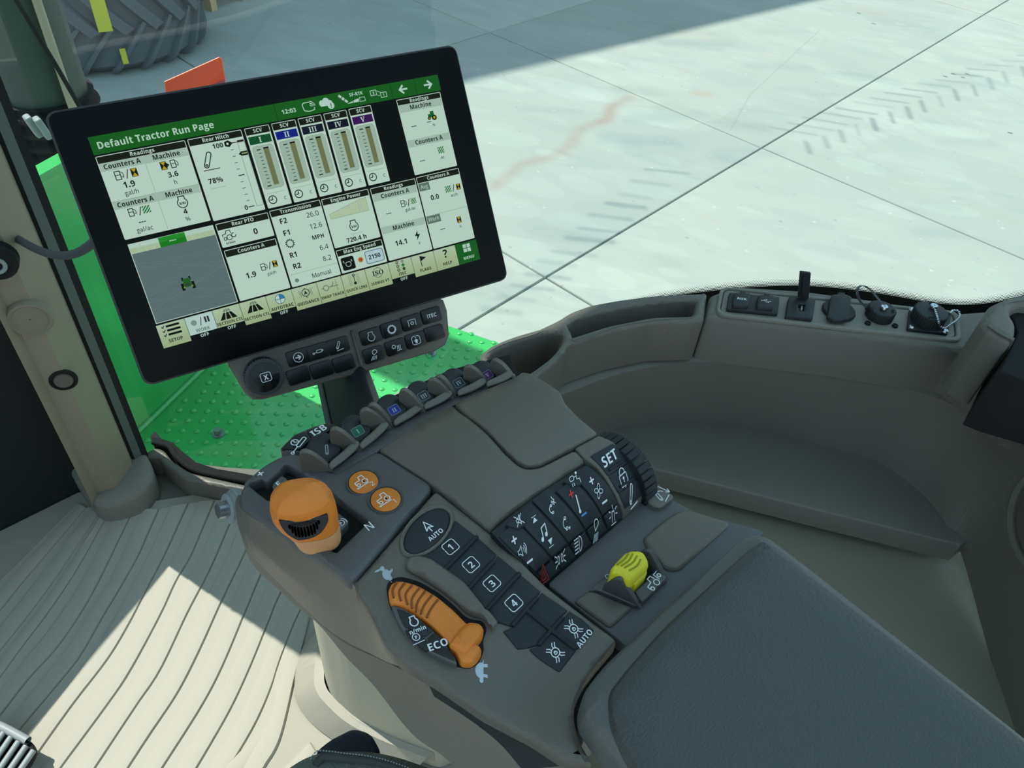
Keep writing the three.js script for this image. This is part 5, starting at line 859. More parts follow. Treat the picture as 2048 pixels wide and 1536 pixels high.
// finger levers across the front
{
  part('lever_trough', plate(P2([[600, 905], [650, 862], [780, 790], [900, 735], [1020, 705], [1040, 752], [980, 775], [900, 800], [800, 848], [720, 905], [668, 948]], 0.758), 0.756, { th: 0.012, bev: 0.001, flat: true, step: 0.02 }), M.black, con);
  const hF = (x, z) => hHump(x, z) - 0.004;
  const divider = (bot, top) => {
    const b = zD([bot])[0], t = zD([top])[0], B = onH(b[0], b[1], hF), x = B.x;                            // a plate standing along the console
    const tp = atY(t[0], t[1], 0.796), dv = B.clone().sub(tp).setY(0), len = dv.length(), hgt = tp.y - B.y, s = new THREE.Shape(); dv.normalize();
    s.moveTo(0.001, -0.03); s.lineTo(0.001, 0.0); s.quadraticCurveTo(-len * 0.45, hgt * 0.75 + 0.004, -len * 0.88, hgt + 0.0015); s.quadraticCurveTo(-len - 0.002, hgt + 0.001, -len - 0.002, hgt - 0.004); s.lineTo(-len - 0.001, -0.03);
    const g = new THREE.ExtrudeGeometry(s, { depth: 0.0028, bevelSize: 0.0005, bevelThickness: 0.0005, bevelSegments: 2, curveSegments: 10 }); g.applyMatrix4(basis(dv, V(0, 1, 0), dv.clone().cross(V(0, 1, 0)), V(x, B.y, B.z)));
    part('lever_divider', g, M.taupe, con); return { x, B, tp };
  };
  for (const [b, t] of [[[745, 862], [545, 730]], [[935, 725], [748, 582]], [[1130, 582], [944, 458]], [[1148, 572], [1002, 422]], [[1360, 475], [1208, 326]], [[1545, 388], [1396, 256]], [[1562, 376], [1447, 236]], [[1775, 290], [1632, 170]], [[1952, 262], [1818, 126]]]) divider(b, t);
  const levers = [['boomcap', [695, 712], [[722, 838], [905, 700]], 'hitch symbol'], ['I', [900, 588], [[925, 704], [1095, 572]], 'green I'], ['II', [1140, 448], [[1150, 548], [1330, 446]], 'blue II'], ['III', [1335, 356], [[1352, 442], [1520, 366]], 'III'], ['IV', [1567, 270], [[1576, 352], [1745, 288]], 'IV'], ['V', [1756, 218], [[1766, 294], [1920, 240]], 'purple V']];
  levers.forEach(([s, c, lp, txt], i) => {
    const q = zD([c])[0], tilt = 0.75, C0 = onH(q[0], q[1], (x, z) => hHump(x, -0.318) + 0.0045), w = i ? 0.0148 : 0.0158;
    const n = V(0, Math.cos(tilt * 0.6), Math.sin(tilt * 0.6)), ux = V(1, 0, 0), uy = V(0, n.z, -n.y);
    const sh = new THREE.Shape(), hw = w / 2; sh.moveTo(-hw, -0.007); sh.lineTo(-hw, 0.002); sh.bezierCurveTo(-hw, 0.0075, -hw * 0.5, 0.0095, 0, 0.0095); sh.bezierCurveTo(hw * 0.5, 0.0095, hw, 0.0075, hw, 0.002); sh.lineTo(hw, -0.005); sh.quadraticCurveTo(hw * 0.3, -0.0125, -hw, -0.007);
    const g = new THREE.ExtrudeGeometry(sh, { depth: 0.007, bevelSize: 0.0025, bevelThickness: 0.0025, bevelSegments: 4, curveSegments: 10 }); g.applyMatrix4(basis(ux, uy, n, C0.clone().addScaledVector(n, -0.0095)));
    const lv = part('finger_lever', toCreasedNormals(g, 0.7), M.capBlack, con, 'black finger lever marked with ' + txt);
    const pg = new THREE.PlaneGeometry(0.0115, 0.0115); cellUV(pg, s); pg.applyMatrix4(basis(ux, uy, n, C0.clone().addScaledVector(n, 0.0004).addScaledVector(uy, -0.002))); part('symbol', pg, printMat, lv);
    const [A, B] = zD(lp).map((p) => onH(p[0], p[1], (x, z) => hHump(x, z) + 0.001)), m = A.clone().lerp(B, 0.5), d = B.clone().sub(A).normalize(), nn = V(0, 0.85, 0.52).normalize(), yy = nn.clone().cross(d).normalize();
    const ls = new THREE.Shape(), L2 = A.distanceTo(B) / 2; ls.moveTo(-L2, -0.0016); ls.quadraticCurveTo(-L2 - 0.001, 0.0008, -L2 + 0.004, 0.0012); ls.quadraticCurveTo(0, 0.0014, L2 - 0.002, 0.0030); ls.quadraticCurveTo(L2 + 0.001, 0.0024, L2, 0.0002); ls.quadraticCurveTo(L2 * 0.4, -0.0026, -L2, -0.0016);
    const lg = new THREE.ExtrudeGeometry(ls, { depth: 0.003, bevelSize: 0.0012, bevelThickness: 0.0012, bevelSegments: 3, curveSegments: 8 }); lg.applyMatrix4(basis(d, yy, d.clone().cross(yy), m)); part('thumb_lip', toCreasedNormals(lg, 0.7), M.taupe, lv, 'taupe thumb lip');
  });
  // two small keys left of the levers
  const hk = (x, z) => 0.764; const kp = part('small_key_plate', plate(fillet(P2(zD([[392, 718], [490, 622], [600, 575], [705, 543], [775, 562], [700, 620], [600, 662], [530, 728], [520, 742], [440, 730]]), hk), 0.002), hk, { th: 0.02, bev: 0.0015, flat: true, step: 0.003 }), M.taupeDark, con);
  for (const [pts, s, c, w, l] of [[[[404, 716], [492, 630], [558, 602], [600, 655], [525, 722]], 'extend', [512, 690], 0.02, 'black key with a cylinder symbol'], [[[568, 598], [640, 572], [705, 549], [768, 563], [700, 612], [608, 652]], 'ISB', [652, 598], 0.0185, 'black key lettered ISB']]) { const k = part('key', plate(fillet(P2(zD(pts), 0.7655), 0.001), 0.7655, { th: 0.003, bev: 0.0006, flat: true, step: 0.003 }), M.capBlack, con, l); const q = zD([c])[0]; print(s, plan(q[0], q[1], 0.7655), w, w, 0.7655, k, { rot: 0.05 }); }
}
// orange gear lever
{
  const B = atY(629, 1079, 0.786), g0 = V(B.x, 0.783, B.z), n = 44, SX = 0.83, SZ = 0.72, SY = 0.80;
  const rings = [[0, 0.0150, 0.0125, 0.0030], [0.004, 0.0165, 0.0140, 0.003], [0.014, 0.0175, 0.0150, 0.002], [0.024, 0.0192, 0.0165, 0], [0.032, 0.0215, 0.0180, -0.0015], [0.042, 0.0228, 0.0188, -0.003], [0.052, 0.0222, 0.0185, -0.0035], [0.060, 0.0200, 0.0168, -0.004], [0.066, 0.0160, 0.0135, -0.0042], [0.0695, 0.0100, 0.0085, -0.0042], [0.0705, 0.0001, 0.0001, -0.0042]];
  const yaw = -0.5, cy = Math.cos(yaw), sy = Math.sin(yaw);
  const P = (h, a) => { let k = 0; while (k + 2 < rings.length && rings[k + 1][0] < h) k++; const A = rings[k], C = rings[k + 1], t = clamp((h - A[0]) / (C[0] - A[0]), 0, 1), rx = A[1] + (C[1] - A[1]) * t, rz = A[2] + (C[2] - A[2]) * t, sh = A[3] + (C[3] - A[3]) * t; const c = Math.cos(a), s = Math.sin(a), e = 0.78, x = rx * Math.sign(c) * Math.abs(c) ** e, z = rz * Math.sign(s) * Math.abs(s) ** e; const X = SX * x, Z = SZ * z; return V(g0.x + X * cy + Z * sy + SX * sh, g0.y + h * SY, g0.z + Z * cy - X * sy + SX * sh * 0.6); };
  const body = (h0, h1, nh, thick) => { const pos = [], idx = [], uv = []; for (let j = 0; j <= nh; j++) for (let i = 0; i <= n; i++) { const h = h0 + (h1 - h0) * (j / nh), p = P(h, i / n * Math.PI * 2); pos.push(p.x, p.y, p.z); uv.push(i / n * 0.12, h); } for (let j = 0; j < nh; j++) for (let i = 0; i < n; i++) { const a = j * (n + 1) + i; idx.push(a, a + n + 1, a + n + 2, a, a + n + 2, a + 1); } const g = new THREE.BufferGeometry(); g.setAttribute('position', new THREE.Float32BufferAttribute(pos, 3)); g.setAttribute('uv', new THREE.Float32BufferAttribute(uv, 2)); g.setIndex(idx); return toCreasedNormals(g, 0.9); };
  const lever = part('gear_lever', body(0.0225, 0.0705, 26), M.orange, con, 'orange gear lever knob with a black thumb wheel');
  part('lever_skirt', body(0, 0.0222, 8), M.orangeSkirt, lever, 'paler orange skirt');
  // window in the knob's face with the wheel inside
  const fa = Math.PI / 2 + 0.0, mid = P(0.0465, fa), nrm = P(0.043, fa).sub(P(0.043, fa + Math.PI)).setY(0).normalize(), tx = V(0, 1, 0).cross(nrm).normalize();
  const slotGeo = (grow, depth, out) => { const s = new THREE.Shape(), a = 0.0130 + grow, u = 0.0062 + grow, d = 0.0085 + grow; s.moveTo(-a, u * 0.9); s.quadraticCurveTo(0, u * 0.72, a, u * 0.75); s.quadraticCurveTo(a + 0.0015, u * 0.2, a - 0.0035, -d * 0.55); s.quadraticCurveTo(a * 0.4, -d * 1.12, -a * 0.35, -d); s.quadraticCurveTo(-a * 0.9, -d * 0.4, -a, u * 0.9); const N = nrm.clone().multiplyScalar(0.93).add(V(0, 0.36, 0)).normalize(), Y = N.clone().cross(tx).normalize(); const g = new THREE.ExtrudeGeometry(s, { depth, bevelSize: 0.0006, bevelThickness: 0.0006, bevelSegments: 2, curveSegments: 10 }); g.applyMatrix4(basis(tx, Y, N, mid.clone().addScaledVector(N, out))); return g; };
  part('wheel_window', slotGeo(0.0, 0.0035, -0.0028), M.capBlack, lever, 'dark opening');
  const ring = [], wc = mid.clone().addScaledVector(nrm, -0.0078).add(V(0, -0.0012, 0)); const wh = part('thumb_wheel', lathe([[0.001, -0.0045], [0.011, -0.0045], [0.0118, -0.003], [0.0118, 0.003], [0.011, 0.0045], [0.001, 0.0045]], 40, wc, tx.clone().cross(nrm).multiplyScalar(1).lerp(V(0, 1, 0), 1).normalize()), M.capBlack, lever, 'black ribbed thumb wheel');
  for (let k = 0; k < 17; k++) { const a = (k / 16 - 0.5) * 2.5, d = nrm.clone().multiplyScalar(Math.cos(a)).addScaledVector(tx, Math.sin(a)), p = wc.clone().addScaledVector(d, 0.0118); part('wheel_tooth', boxAt(0.0012, 0.0085, 0.0014, 0.0004, basis(d.clone().cross(V(0, 1, 0)).normalize(), V(0, 1, 0), d.clone().normalize(), p)), M.capBlack, lever); }
}
// the console's flank, its lower shell and the pivot bolt at the front
{
  const top = px3([[476, 990, .768], [480, 1014, .772], [500, 1033, .775], [560, 1065, .778], [640, 1118, .780], [705, 1168, .780], [738, 1219, .778], [770, 1289, .775], [800, 1320, .772]]);
  const mid = px3([[472, 1000, .760], [478, 1032, .757], [498, 1075, .752], [555, 1130, .746], [640, 1195, .738], [705, 1245, .733], [738, 1275, .733], [772, 1308, .745], [802, 1326, .765]]);
  const low = px3([[470, 1008, .748], [478, 1058, .735], [502, 1108, .722], [562, 1170, .708], [642, 1248, .700], [695, 1285, .702], [738, 1306, .712], [778, 1326, .735], [806, 1334, .756]]);
  const tuck = low.map((p) => p.clone().add(V(0.03, -0.004, 0)));
  part('flank', shell([top, mid, low, tuck], 50, 5, 0.003, true, false), M.taupe, con);
  const s0 = px3([[474, 1020, .745], [484, 1066, .733], [508, 1114, .720], [566, 1174, .706], [645, 1252, .698], [697, 1290, .700], [745, 1312, .712], [790, 1333, .74], [855, 1364, .754], [965, 1424, .754], [1060, 1474, .752], [1160, 1528, .75]]);
  const s1 = px3([[480, 1060, .715], [496, 1100, .706], [530, 1150, .695], [590, 1210, .686], [662, 1264, .686], [715, 1298, .688], [773, 1334, .700], [820, 1362, .728], [868, 1393, .740], [940, 1440, .737], [998, 1486, .731], [1045, 1540, .728]]);
  const s2 = px3([[486, 1085, .68], [502, 1124, .66], [534, 1160, .645], [590, 1208, .64], [640, 1252, .64], [690, 1312, .64], [741, 1364, .645], [773, 1404, .65], [800, 1440, .655], [835, 1478, .66], [880, 1508, .665], [925, 1545, .67]]);
  const s3 = s2.map((p) => p.clone().add(V(0.05, -0.03, -0.01)));
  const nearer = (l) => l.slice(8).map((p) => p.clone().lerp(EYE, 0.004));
  part('shade_band', shell([nearer(s0), nearer(s1)], 24, 2, 0.002, true, false), M.shadeDark, con, 'dark band with the shade below the panel edge in its colour');  // dark band over the lower shell; its colour holds the shade under the panel
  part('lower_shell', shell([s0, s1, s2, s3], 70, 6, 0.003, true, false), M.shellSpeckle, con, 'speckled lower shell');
  const b = atD(478, 1012, 0.64), d = atD(436, 1022, 0.628).sub(b).normalize();
  part('pivot_bushing', lathe([[0.001, 0], [0.0155, 0], [0.0155, 0.004], [0.0135, 0.0045], [0.0135, 0.007], [0.0125, 0.0075], [0.0125, 0.010], [0.001, 0.010]], 36, b, d), M.metalGrey, con, 'grey pivot bushing');
  part('pivot_bolt', cylinder(0.0072, 0.0068, 0.008, 6, b.clone().addScaledVector(d, 0.010), d), M.zinc, con, 'hexagonal bolt');
  part('support_column', boxAt(0.11, 0.30, 0.16, 0.01, new THREE.Matrix4().makeTranslation(0.245, 0.57, -0.2)), M.shellSpeckle, con);
}
{ // padded armrest
  const ol = P2([[1163, 1402], [1172, 1374], [1206, 1330], [1250, 1288], [1480, 1077], [1506, 1066], [1538, 1074], [1575, 1100], [2048, 1473], [2260, 1640], [2000, 2100], [1500, 1900], [1300, 1600], [1205, 1490], [1166, 1432]], 0.79);
  const t = thing('armrest_pad', 'dark grey grained armrest pad behind the console buttons', 'armrest', V(0.26, 0.75, -0.02));
  part('rim', plate(fillet(ol, 0.012), 0.797, { th: 0.028, bev: 0.013, res: 0.02, step: 0.004 }), M.padRimLit, t, 'smooth rim in a grey lightened for its lit slope');  // smooth rim; its lighter grey includes the light its slope catches
  const inner = P2([[1219, 1396], [1222, 1374], [1253, 1333], [1331, 1245], [1503, 1088], [1528, 1072], [1546, 1081], [1592, 1118], [2048, 1467], [2250, 1630], [2000, 2090], [1520, 1880], [1310, 1590], [1240, 1478], [1222, 1434]], 0.8035);
  part('cushion', plate(fillet(inner, 0.012), 0.8035, { th: 0.02, bev: 0.008, res: 0.02, step: 0.004 }), M.pad, t);
  const base = P2([[1230, 1420], [1300, 1320], [1500, 1140], [1540, 1130], [2040, 1520], [2180, 1640], [1500, 1860], [1270, 1490]], 0.77); part('base', plate(fillet(base, 0.01), 0.7705, { th: 0.01, bev: 0.003, flat: true, step: 0.03 }), M.darkCore, t);
}

// ---------------------------------------------------------------- touch display, its key strip and post
const hx = V(0.969, 0.033, 0.247).normalize(), vy = V(-0.104, -0.846, 0.523); vy.addScaledVector(hx, -vy.dot(hx)).normalize();
const up = vy.clone().negate(), nD = hx.clone().cross(up).normalize(), cD = atD(550, 430, 0.634), S0 = onPlane(175, 275, cD, nD);
const dp = (u, v, o = 0) => S0.clone().addScaledVector(hx, u).addScaledVector(vy, v).addScaledVector(nD, o);
const dm = (u, v, o = 0) => basis(hx, up, nD, dp(u, v, o));
const SW = 0.2838, SH = 0.1645;
{
  const K = 2, cv = document.createElement('canvas'); cv.width = 1000 * K; cv.height = 588 * K; const c = cv.getContext('2d'); c.scale(K, K);
  const BG = '#0b0c0b', W = '#eef3ee', HD = '#211f16', SUB = '#cfd6cf', INK = '#101210';
  c.fillStyle = BG; c.fillRect(0, 0, 1000, 588);
  const txt = (s, x, y, px, col = INK, w = 'bold', al = 'center', fam = 'sans-serif') => { c.fillStyle = col; c.font = `${w} ${px}px ${fam}`; c.textAlign = al; c.textBaseline = 'middle'; c.fillText(s, x, y); };
  const ln = (x0, y0, x1, y1, w = 1, col = INK) => { c.strokeStyle = col; c.lineWidth = w; c.lineCap = 'butt'; c.beginPath(); c.moveTo(x0, y0); c.lineTo(x1, y1); c.stroke(); };
  const rect = (x, y, w, h, col) => { c.fillStyle = col; c.fillRect(x, y, w, h); };
  const panel = (x, y, w, h, title, hh = 19) => { c.fillStyle = W; c.beginPath(); c.roundRect(x, y, w, h, 3); c.fill(); rect(x + 2, y + 2, w - 4, hh - 2, HD); txt(title, x + w / 2, y + hh / 2 + 1, 14.5, '#eef3f0'); };
  const sub = (x, y, w, t) => { rect(x, y, w, 22, SUB); txt(t, x + w / 2, y + 11, 17.5); };
  c.fillStyle = '#1d6b22'; c.fillRect(0, 0, 1000, 47); for (const x of [489, 763, 842, 920]) ln(x, 0, x, 47, 1.4, '#0f4414');
  txt('Default Tractor Run Page', 14, 25, 25, '#e4efe9', 'bold', 'left'); txt('12:03', 526, 26, 17, '#eef3f0');
  c.strokeStyle = c.fillStyle = '#e4efee'; c.lineWidth = 2.4; c.beginPath(); c.moveTo(590, 12); c.lineTo(576, 12); c.quadraticCurveTo(568, 12, 568, 20); c.lineTo(570, 33); c.quadraticCurveTo(584, 40, 600, 34); c.lineTo(601, 28); c.stroke(); for (const r of [6, 11, 16]) { c.beginPath(); c.arc(588, 26, r, -1.4, -0.1); c.stroke(); }
  for (const [x, y, r] of [[626, 22, 9], [638, 18, 10], [648, 24, 8]]) { c.beginPath(); c.arc(x, y, r, 0, 7); c.fill(); } c.fillRect(620, 22, 32, 9); c.beginPath(); c.arc(650, 32, 10, 0, 7); c.fill(); txt('!', 650, 32, 17, '#1d6b22');
  c.save(); c.translate(690, 20); c.rotate(0.8); c.fillStyle = '#dfe9e6'; c.fillRect(-4, -4, 8, 8); c.fillRect(-16, -3.5, 10, 7); c.fillRect(6, -3.5, 10, 7); c.restore();
  txt('SF-RTK', 732, 13, 13, '#e4efee'); c.fillStyle = '#e4efee'; for (const [x, h0] of [[700, 4], [719, 9]]) { c.beginPath(); c.moveTo(x, 36); c.lineTo(x, 36 - h0 + 3); c.lineTo(x + 17, 36 - h0 - 1); c.lineTo(x + 17, 36); c.fill(); } c.lineWidth = 1.6; c.strokeStyle = '#e4efee'; c.strokeRect(739, 25, 16, 11);
  for (const [x, y, t] of [[776, 12, '2'], [806, 22, '1']]) { c.lineWidth = 2; c.strokeStyle = '#dfe9e6'; c.strokeRect(x, y, 18, 14); txt(t, x + 9, y + 7.5, 11, '#dfe9e6'); } ln(796, 15, 806, 20, 1.6, '#dfe9e6'); ln(796, 28, 804, 30, 1.6, '#dfe9e6');
  for (const [x, s] of [[881, -1], [960, 1]]) { c.strokeStyle = '#e4efee'; c.lineWidth = 5.5; c.lineCap = 'butt'; c.beginPath(); c.moveTo(x - 12 * s, 24); c.lineTo(x + 11 * s, 24); c.moveTo(x + 1 * s, 12); c.lineTo(x + 13 * s, 24); c.lineTo(x + 1 * s, 36); c.stroke(); }
  const hourglass = (x, y, s = 1) => { rect(x - 8 * s, y - 11 * s, 16 * s, 22 * s, '#17160c'); c.fillStyle = '#e8b422'; c.beginPath(); c.moveTo(x - 7 * s, y - 10 * s); c.lineTo(x + 7 * s, y - 10 * s); c.lineTo(x, y); c.lineTo(x + 7 * s, y + 10 * s); c.lineTo(x - 7 * s, y + 10 * s); c.lineTo(x, y); c.fill(); };
  const pump = (x, y, s = 1) => { c.strokeStyle = INK; c.lineWidth = 2 * s; c.strokeRect(x - 10 * s, y - 11 * s, 13 * s, 22 * s); ln(x - 10 * s, y - 1 * s, x + 3 * s, y - 1 * s, 1.6 * s); c.beginPath(); c.moveTo(x + 3 * s, y - 8 * s); c.quadraticCurveTo(x + 11 * s, y - 8 * s, x + 10 * s, y + 4 * s); c.quadraticCurveTo(x + 9 * s, y + 10 * s, x + 5 * s, y + 3 * s); c.stroke(); };
  const hatch = (x, y, s = 1) => { c.save(); c.beginPath(); c.rect(x - 10 * s, y - 10 * s, 20 * s, 20 * s); c.clip(); for (let k = -3; k < 4; k++) ln(x - 12 * s + k * 8 * s, y + 12 * s, x + 12 * s + k * 8 * s, y - 12 * s, 3 * s, '#1f7d35'); c.restore(); };
  const kw = (x, y, s = 1) => { c.strokeStyle = INK; c.fillStyle = INK; c.lineWidth = 2.2; c.beginPath(); c.arc(x, y + 2 * s, 13 * s, -0.9, Math.PI + 0.9); c.lineTo(x - 8 * s, y - 12 * s); c.lineTo(x - 8 * s, y - 16 * s); c.lineTo(x + 8 * s, y - 16 * s); c.lineTo(x + 8 * s, y - 12 * s); c.closePath(); c.stroke(); txt('kW', x, y + 3 * s, 11 * s); };
  panel(1, 51, 228, 224, 'Readings'); sub(3, 70, 110, 'Counters A'); sub(115, 70, 112, 'Machine'); sub(3, 172, 110, 'Counters A'); sub(115, 172, 112, 'Machine'); ln(114, 72, 114, 272, 1, '#b0b8b0'); ln(3, 172, 227, 172, 1, '#b0b8b0');
  pump(42, 108); ln(58, 120, 66, 97, 2); hourglass(80, 108); txt('1.9', 58, 136, 22); txt('gal/h', 58, 157, 16, INK, 'normal'); hourglass(156, 106); pump(184, 106, 0.9); Fp((c.fillStyle = INK, c), 164, 100, 171, 106, 164, 112); txt('3.6', 172, 132, 20); txt('h', 172, 154, 16, INK, 'normal');
  pump(42, 208, 0.9); ln(58, 220, 66, 198, 2); hatch(78, 208); txt('---', 58, 236, 20); txt('gal/ac', 58, 258, 16, INK, 'normal'); kw(172, 210); txt('4', 172, 235, 20); txt('%', 172, 257, 16, INK, 'normal');
  panel(235, 51, 147, 228, 'Rear Hitch'); c.save(); c.translate(270, 116); c.rotate(0.45); c.strokeStyle = INK; c.lineWidth = 2.4; c.beginPath(); c.roundRect(-6, -24, 12, 44, 6); c.stroke(); c.beginPath(); c.arc(0, 13, 2.5, 0, 7); c.stroke(); c.restore(); ln(252, 141, 296, 141, 2); txt('78%', 274, 171, 20); ln(254, 192, 296, 192, 1, '#aeb8ae');
  txt('100', 308, 82, 18); txt('0', 332, 262, 18); c.fillStyle = INK; c.beginPath(); c.moveTo(327, 76); c.lineTo(338, 73); c.lineTo(349, 82); c.lineTo(338, 91); c.lineTo(327, 88); c.fill(); c.fillStyle = W; c.beginPath(); c.arc(335, 82, 3.5, 0, 7); c.fill(); ln(349, 82, 380, 82, 2); ln(362, 80, 380, 80, 4); for (let k = 0; k <= 10; k++) { const y = 82 + 18 * k; ln(338, y, k % 5 ? 347 : 355, y, k % 5 ? 1.4 : 2.2, k % 5 ? '#4a504a' : INK); } c.strokeStyle = '#8d968d'; c.lineWidth = 1; c.strokeRect(362, 84, 19, 180); c.fillStyle = INK; c.beginPath(); c.moveTo(356, 115); c.lineTo(364, 109); c.lineTo(381, 109); c.lineTo(381, 121); c.lineTo(364, 121); c.fill(); rect(364, 113, 16, 4, '#b5b08e');
  ['I', 'II', 'III', 'IV', 'V'].forEach((t, i) => { const x = 390 + 76.8 * i; panel(x, 51, 70, 228, 'SCV', 20); rect(x + 4, 76, 62, 22, ['#125c34', '#14239a', '#1c1b33', '#12122e', '#4b1464'][i]); txt(t, x + 35, 87, 20, '#f0f4f0', 'bold', 'center', 'serif'); c.fillStyle = '#c9d0c8'; c.beginPath(); c.roundRect(x + 6, 104, 58, 122, 9); c.fill(); c.strokeStyle = '#a8b0a6'; c.lineWidth = 1; c.stroke(); rect(x + 36, 112, 15, 105, '#8e8860'); rect(x + 36, 110, 15, 4, '#0c0c0a'); for (let k = 0; k <= 10; k++) ln(x + (k % 10 ? 20 : 17), 114 + 10.3 * k, x + 28, 114 + 10.3 * k, k % 10 ? 1.5 : 3, '#2c2f2a'); ln(x + 8, 238, x + 62, 238, 1, '#b3bab2'); c.strokeStyle = INK; c.lineWidth = 2.4; c.beginPath(); c.arc(x + 20, 257, 11, 0, 7); c.stroke(); ln(x + 20, 257, x + 20, 249, 2.4); ln(x + 12, 257, x + 20, 257, 2.4); txt('C', x + 56, 259, 13, INK, 'normal'); });
  panel(849, 51, 146, 229, 'Readings', 17); sub(851, 69, 142, 'Machine'); sub(851, 174, 142, 'Counters A'); txt('---', 885, 134, 18); txt('---', 885, 240, 18); c.fillStyle = '#1c6e33'; c.fillRect(938, 110, 20, 10); c.fillRect(946, 102, 12, 10); for (const [x, r] of [[940, 5], [957, 8]]) { c.fillStyle = '#12150f'; c.beginPath(); c.arc(x, 122, r, 0, 7); c.fill(); c.fillStyle = '#d9b425'; c.beginPath(); c.arc(x, 122, r * 0.5, 0, 7); c.fill(); } txt('%', 950, 144, 11, INK, 'normal'); ln(930, 132, 944, 132, 1.6); hatch(953, 222); txt('ac', 953, 244, 13, INK, 'normal');
  panel(236, 288, 149, 69, 'Rear PTO'); c.strokeStyle = INK; c.lineWidth = 1.8; c.beginPath(); c.arc(263, 332, 7, 0, 7); c.stroke(); c.beginPath(); c.arc(251, 334, 4, 0, 7); c.stroke(); c.beginPath(); c.moveTo(246, 328); c.lineTo(246, 322); c.lineTo(256, 320); c.lineTo(258, 312); c.lineTo(268, 312); c.lineTo(270, 322); c.stroke(); c.beginPath(); c.arc(276, 328, 6, 0, 5); c.stroke(); txt('n/min', 262, 347, 9); txt('0', 337, 333, 23);
  panel(236, 365, 149, 151, 'Counters A', 20); txt('1.9', 288, 451, 22); pump(330, 437, 0.85); ln(343, 448, 350, 427, 2); hourglass(362, 436, 0.85); txt('gal/h', 346, 460, 12, INK, 'normal');
  panel(390, 286, 151, 231, 'Transmission'); for (const [t, y] of [['F2', 322], ['F1', 357], ['R1', 424], ['R2', 458]]) txt(t, 421, y, 21); for (const [t, y] of [['26.0', 322], ['12.6', 357], ['6.4', 424], ['8.2', 458]]) txt(t, 528, y, 20, INK, 'normal', 'right'); txt('MPH', 506, 390, 17); c.strokeStyle = INK; c.lineWidth = 2; c.beginPath(); c.arc(421, 390, 10, 0, 7); c.stroke(); for (let k = 0; k < 14; k++) { const a = k / 14 * 6.283; ln(421 + 10 * Math.cos(a), 390 + 10 * Math.sin(a), 421 + 14 * Math.cos(a), 390 + 14 * Math.sin(a), 2); } ln(394, 480, 538, 480, 1, '#aeb8ae'); txt('Manual', 485, 499, 18, INK, 'normal'); c.fillStyle = '#8b918b'; c.beginPath(); c.arc(409, 500, 6, 0, 7); c.fill();
  panel(545, 287, 147, 150, 'Engine Power'); c.fillStyle = '#e2e2c8'; c.strokeStyle = '#aab09a'; c.beginPath(); c.moveTo(558, 350); c.lineTo(558, 335); c.lineTo(652, 313); c.lineTo(652, 350); c.closePath(); c.fill(); c.stroke(); c.fillRect(656, 311, 22, 39); c.strokeRect(656, 311, 22, 39); kw(620, 384); ln(604, 408, 640, 408, 1, '#b3bab2'); txt('720.4 h', 618, 423, 19);
  panel(545, 444, 147, 72, 'Max Eng Speed'); c.fillStyle = '#12130f'; c.beginPath(); c.roundRect(552, 470, 40, 40, 6); c.fill(); c.strokeStyle = '#e8ece8'; c.lineWidth = 1.8; c.beginPath(); c.arc(572, 492, 8, -0.9, 4.0); c.closePath(); c.stroke(); txt('1', 559, 484, 11, '#e8ece8'); txt('5', 584, 484, 9, '#e8ece8'); c.fillStyle = '#e8b890'; c.beginPath(); c.arc(612, 489, 9, 0, 7); c.fill(); c.fillStyle = '#d8551a'; c.beginPath(); c.arc(612, 489, 6, 0, 7); c.fill(); c.fillStyle = '#dfe6fb'; c.strokeStyle = '#3c4a78'; c.lineWidth = 1.6; c.beginPath(); c.roundRect(629, 470, 57, 38, 6); c.fill(); c.stroke(); txt('2150', 657, 489, 18);
  panel(698, 288, 148, 228, 'Readings'); sub(700, 308, 144, 'Counters A'); sub(700, 410, 144, 'Machine'); txt('---', 736, 372, 18); pump(791, 355, 0.85); ln(804, 366, 811, 345, 2); hatch(824, 354, 0.85); txt('gal/ac', 808, 376, 13, INK, 'normal'); txt('14.1', 752, 470, 22); c.fillStyle = INK; c.beginPath(); c.moveTo(812, 446); c.lineTo(800, 462); c.lineTo(808, 462); c.lineTo(804, 476); c.lineTo(818, 458); c.lineTo(810, 458); c.fill(); txt('V', 809, 486, 12, INK, 'normal');
  panel(850, 287, 147, 229, 'Counters A'); ln(852, 411, 995, 411, 1, '#aeb8ae'); for (const [t, y, w] of [['Avg', 320, 36], ['Work', 424, 46]]) { rect(852, y - 12, w, 24, '#7c8480'); txt(t, 852 + w / 2, y, 16, '#e8eee8', 'normal'); } txt('0.0', 896, 358, 21); hatch(946, 344); ln(961, 356, 968, 334, 2); hourglass(982, 344, 0.85); txt('ac/h', 962, 366, 13, INK, 'normal'); txt('---', 896, 460, 18); hourglass(958, 446, 0.9); txt('h', 958, 468, 13, INK, 'normal');
  // guidance map
  rect(3, 288, 227, 228, '#eef3ee'); rect(5, 316, 223, 198, '#77818a'); for (let k = 0; k < 26; k++) { c.globalAlpha = 0.25; ln(5, 330 + 180 * rnd(), 228, 330 + 180 * rnd(), 0.6, '#a8b2ba'); } c.globalAlpha = 1;
  for (let k = 0; k < 11; k++) { rect(5 + 20.3 * k, 289, 19.4, 27, '#d9dcc0'); rect(5 + 20.3 * k, 289, 19.4, 12, '#e6ecea'); } rect(81, 289, 70, 27, '#1e8b22'); rect(81, 289, 70, 13, '#2fa030'); txt('---', 116, 302, 20, '#f4f8f4');
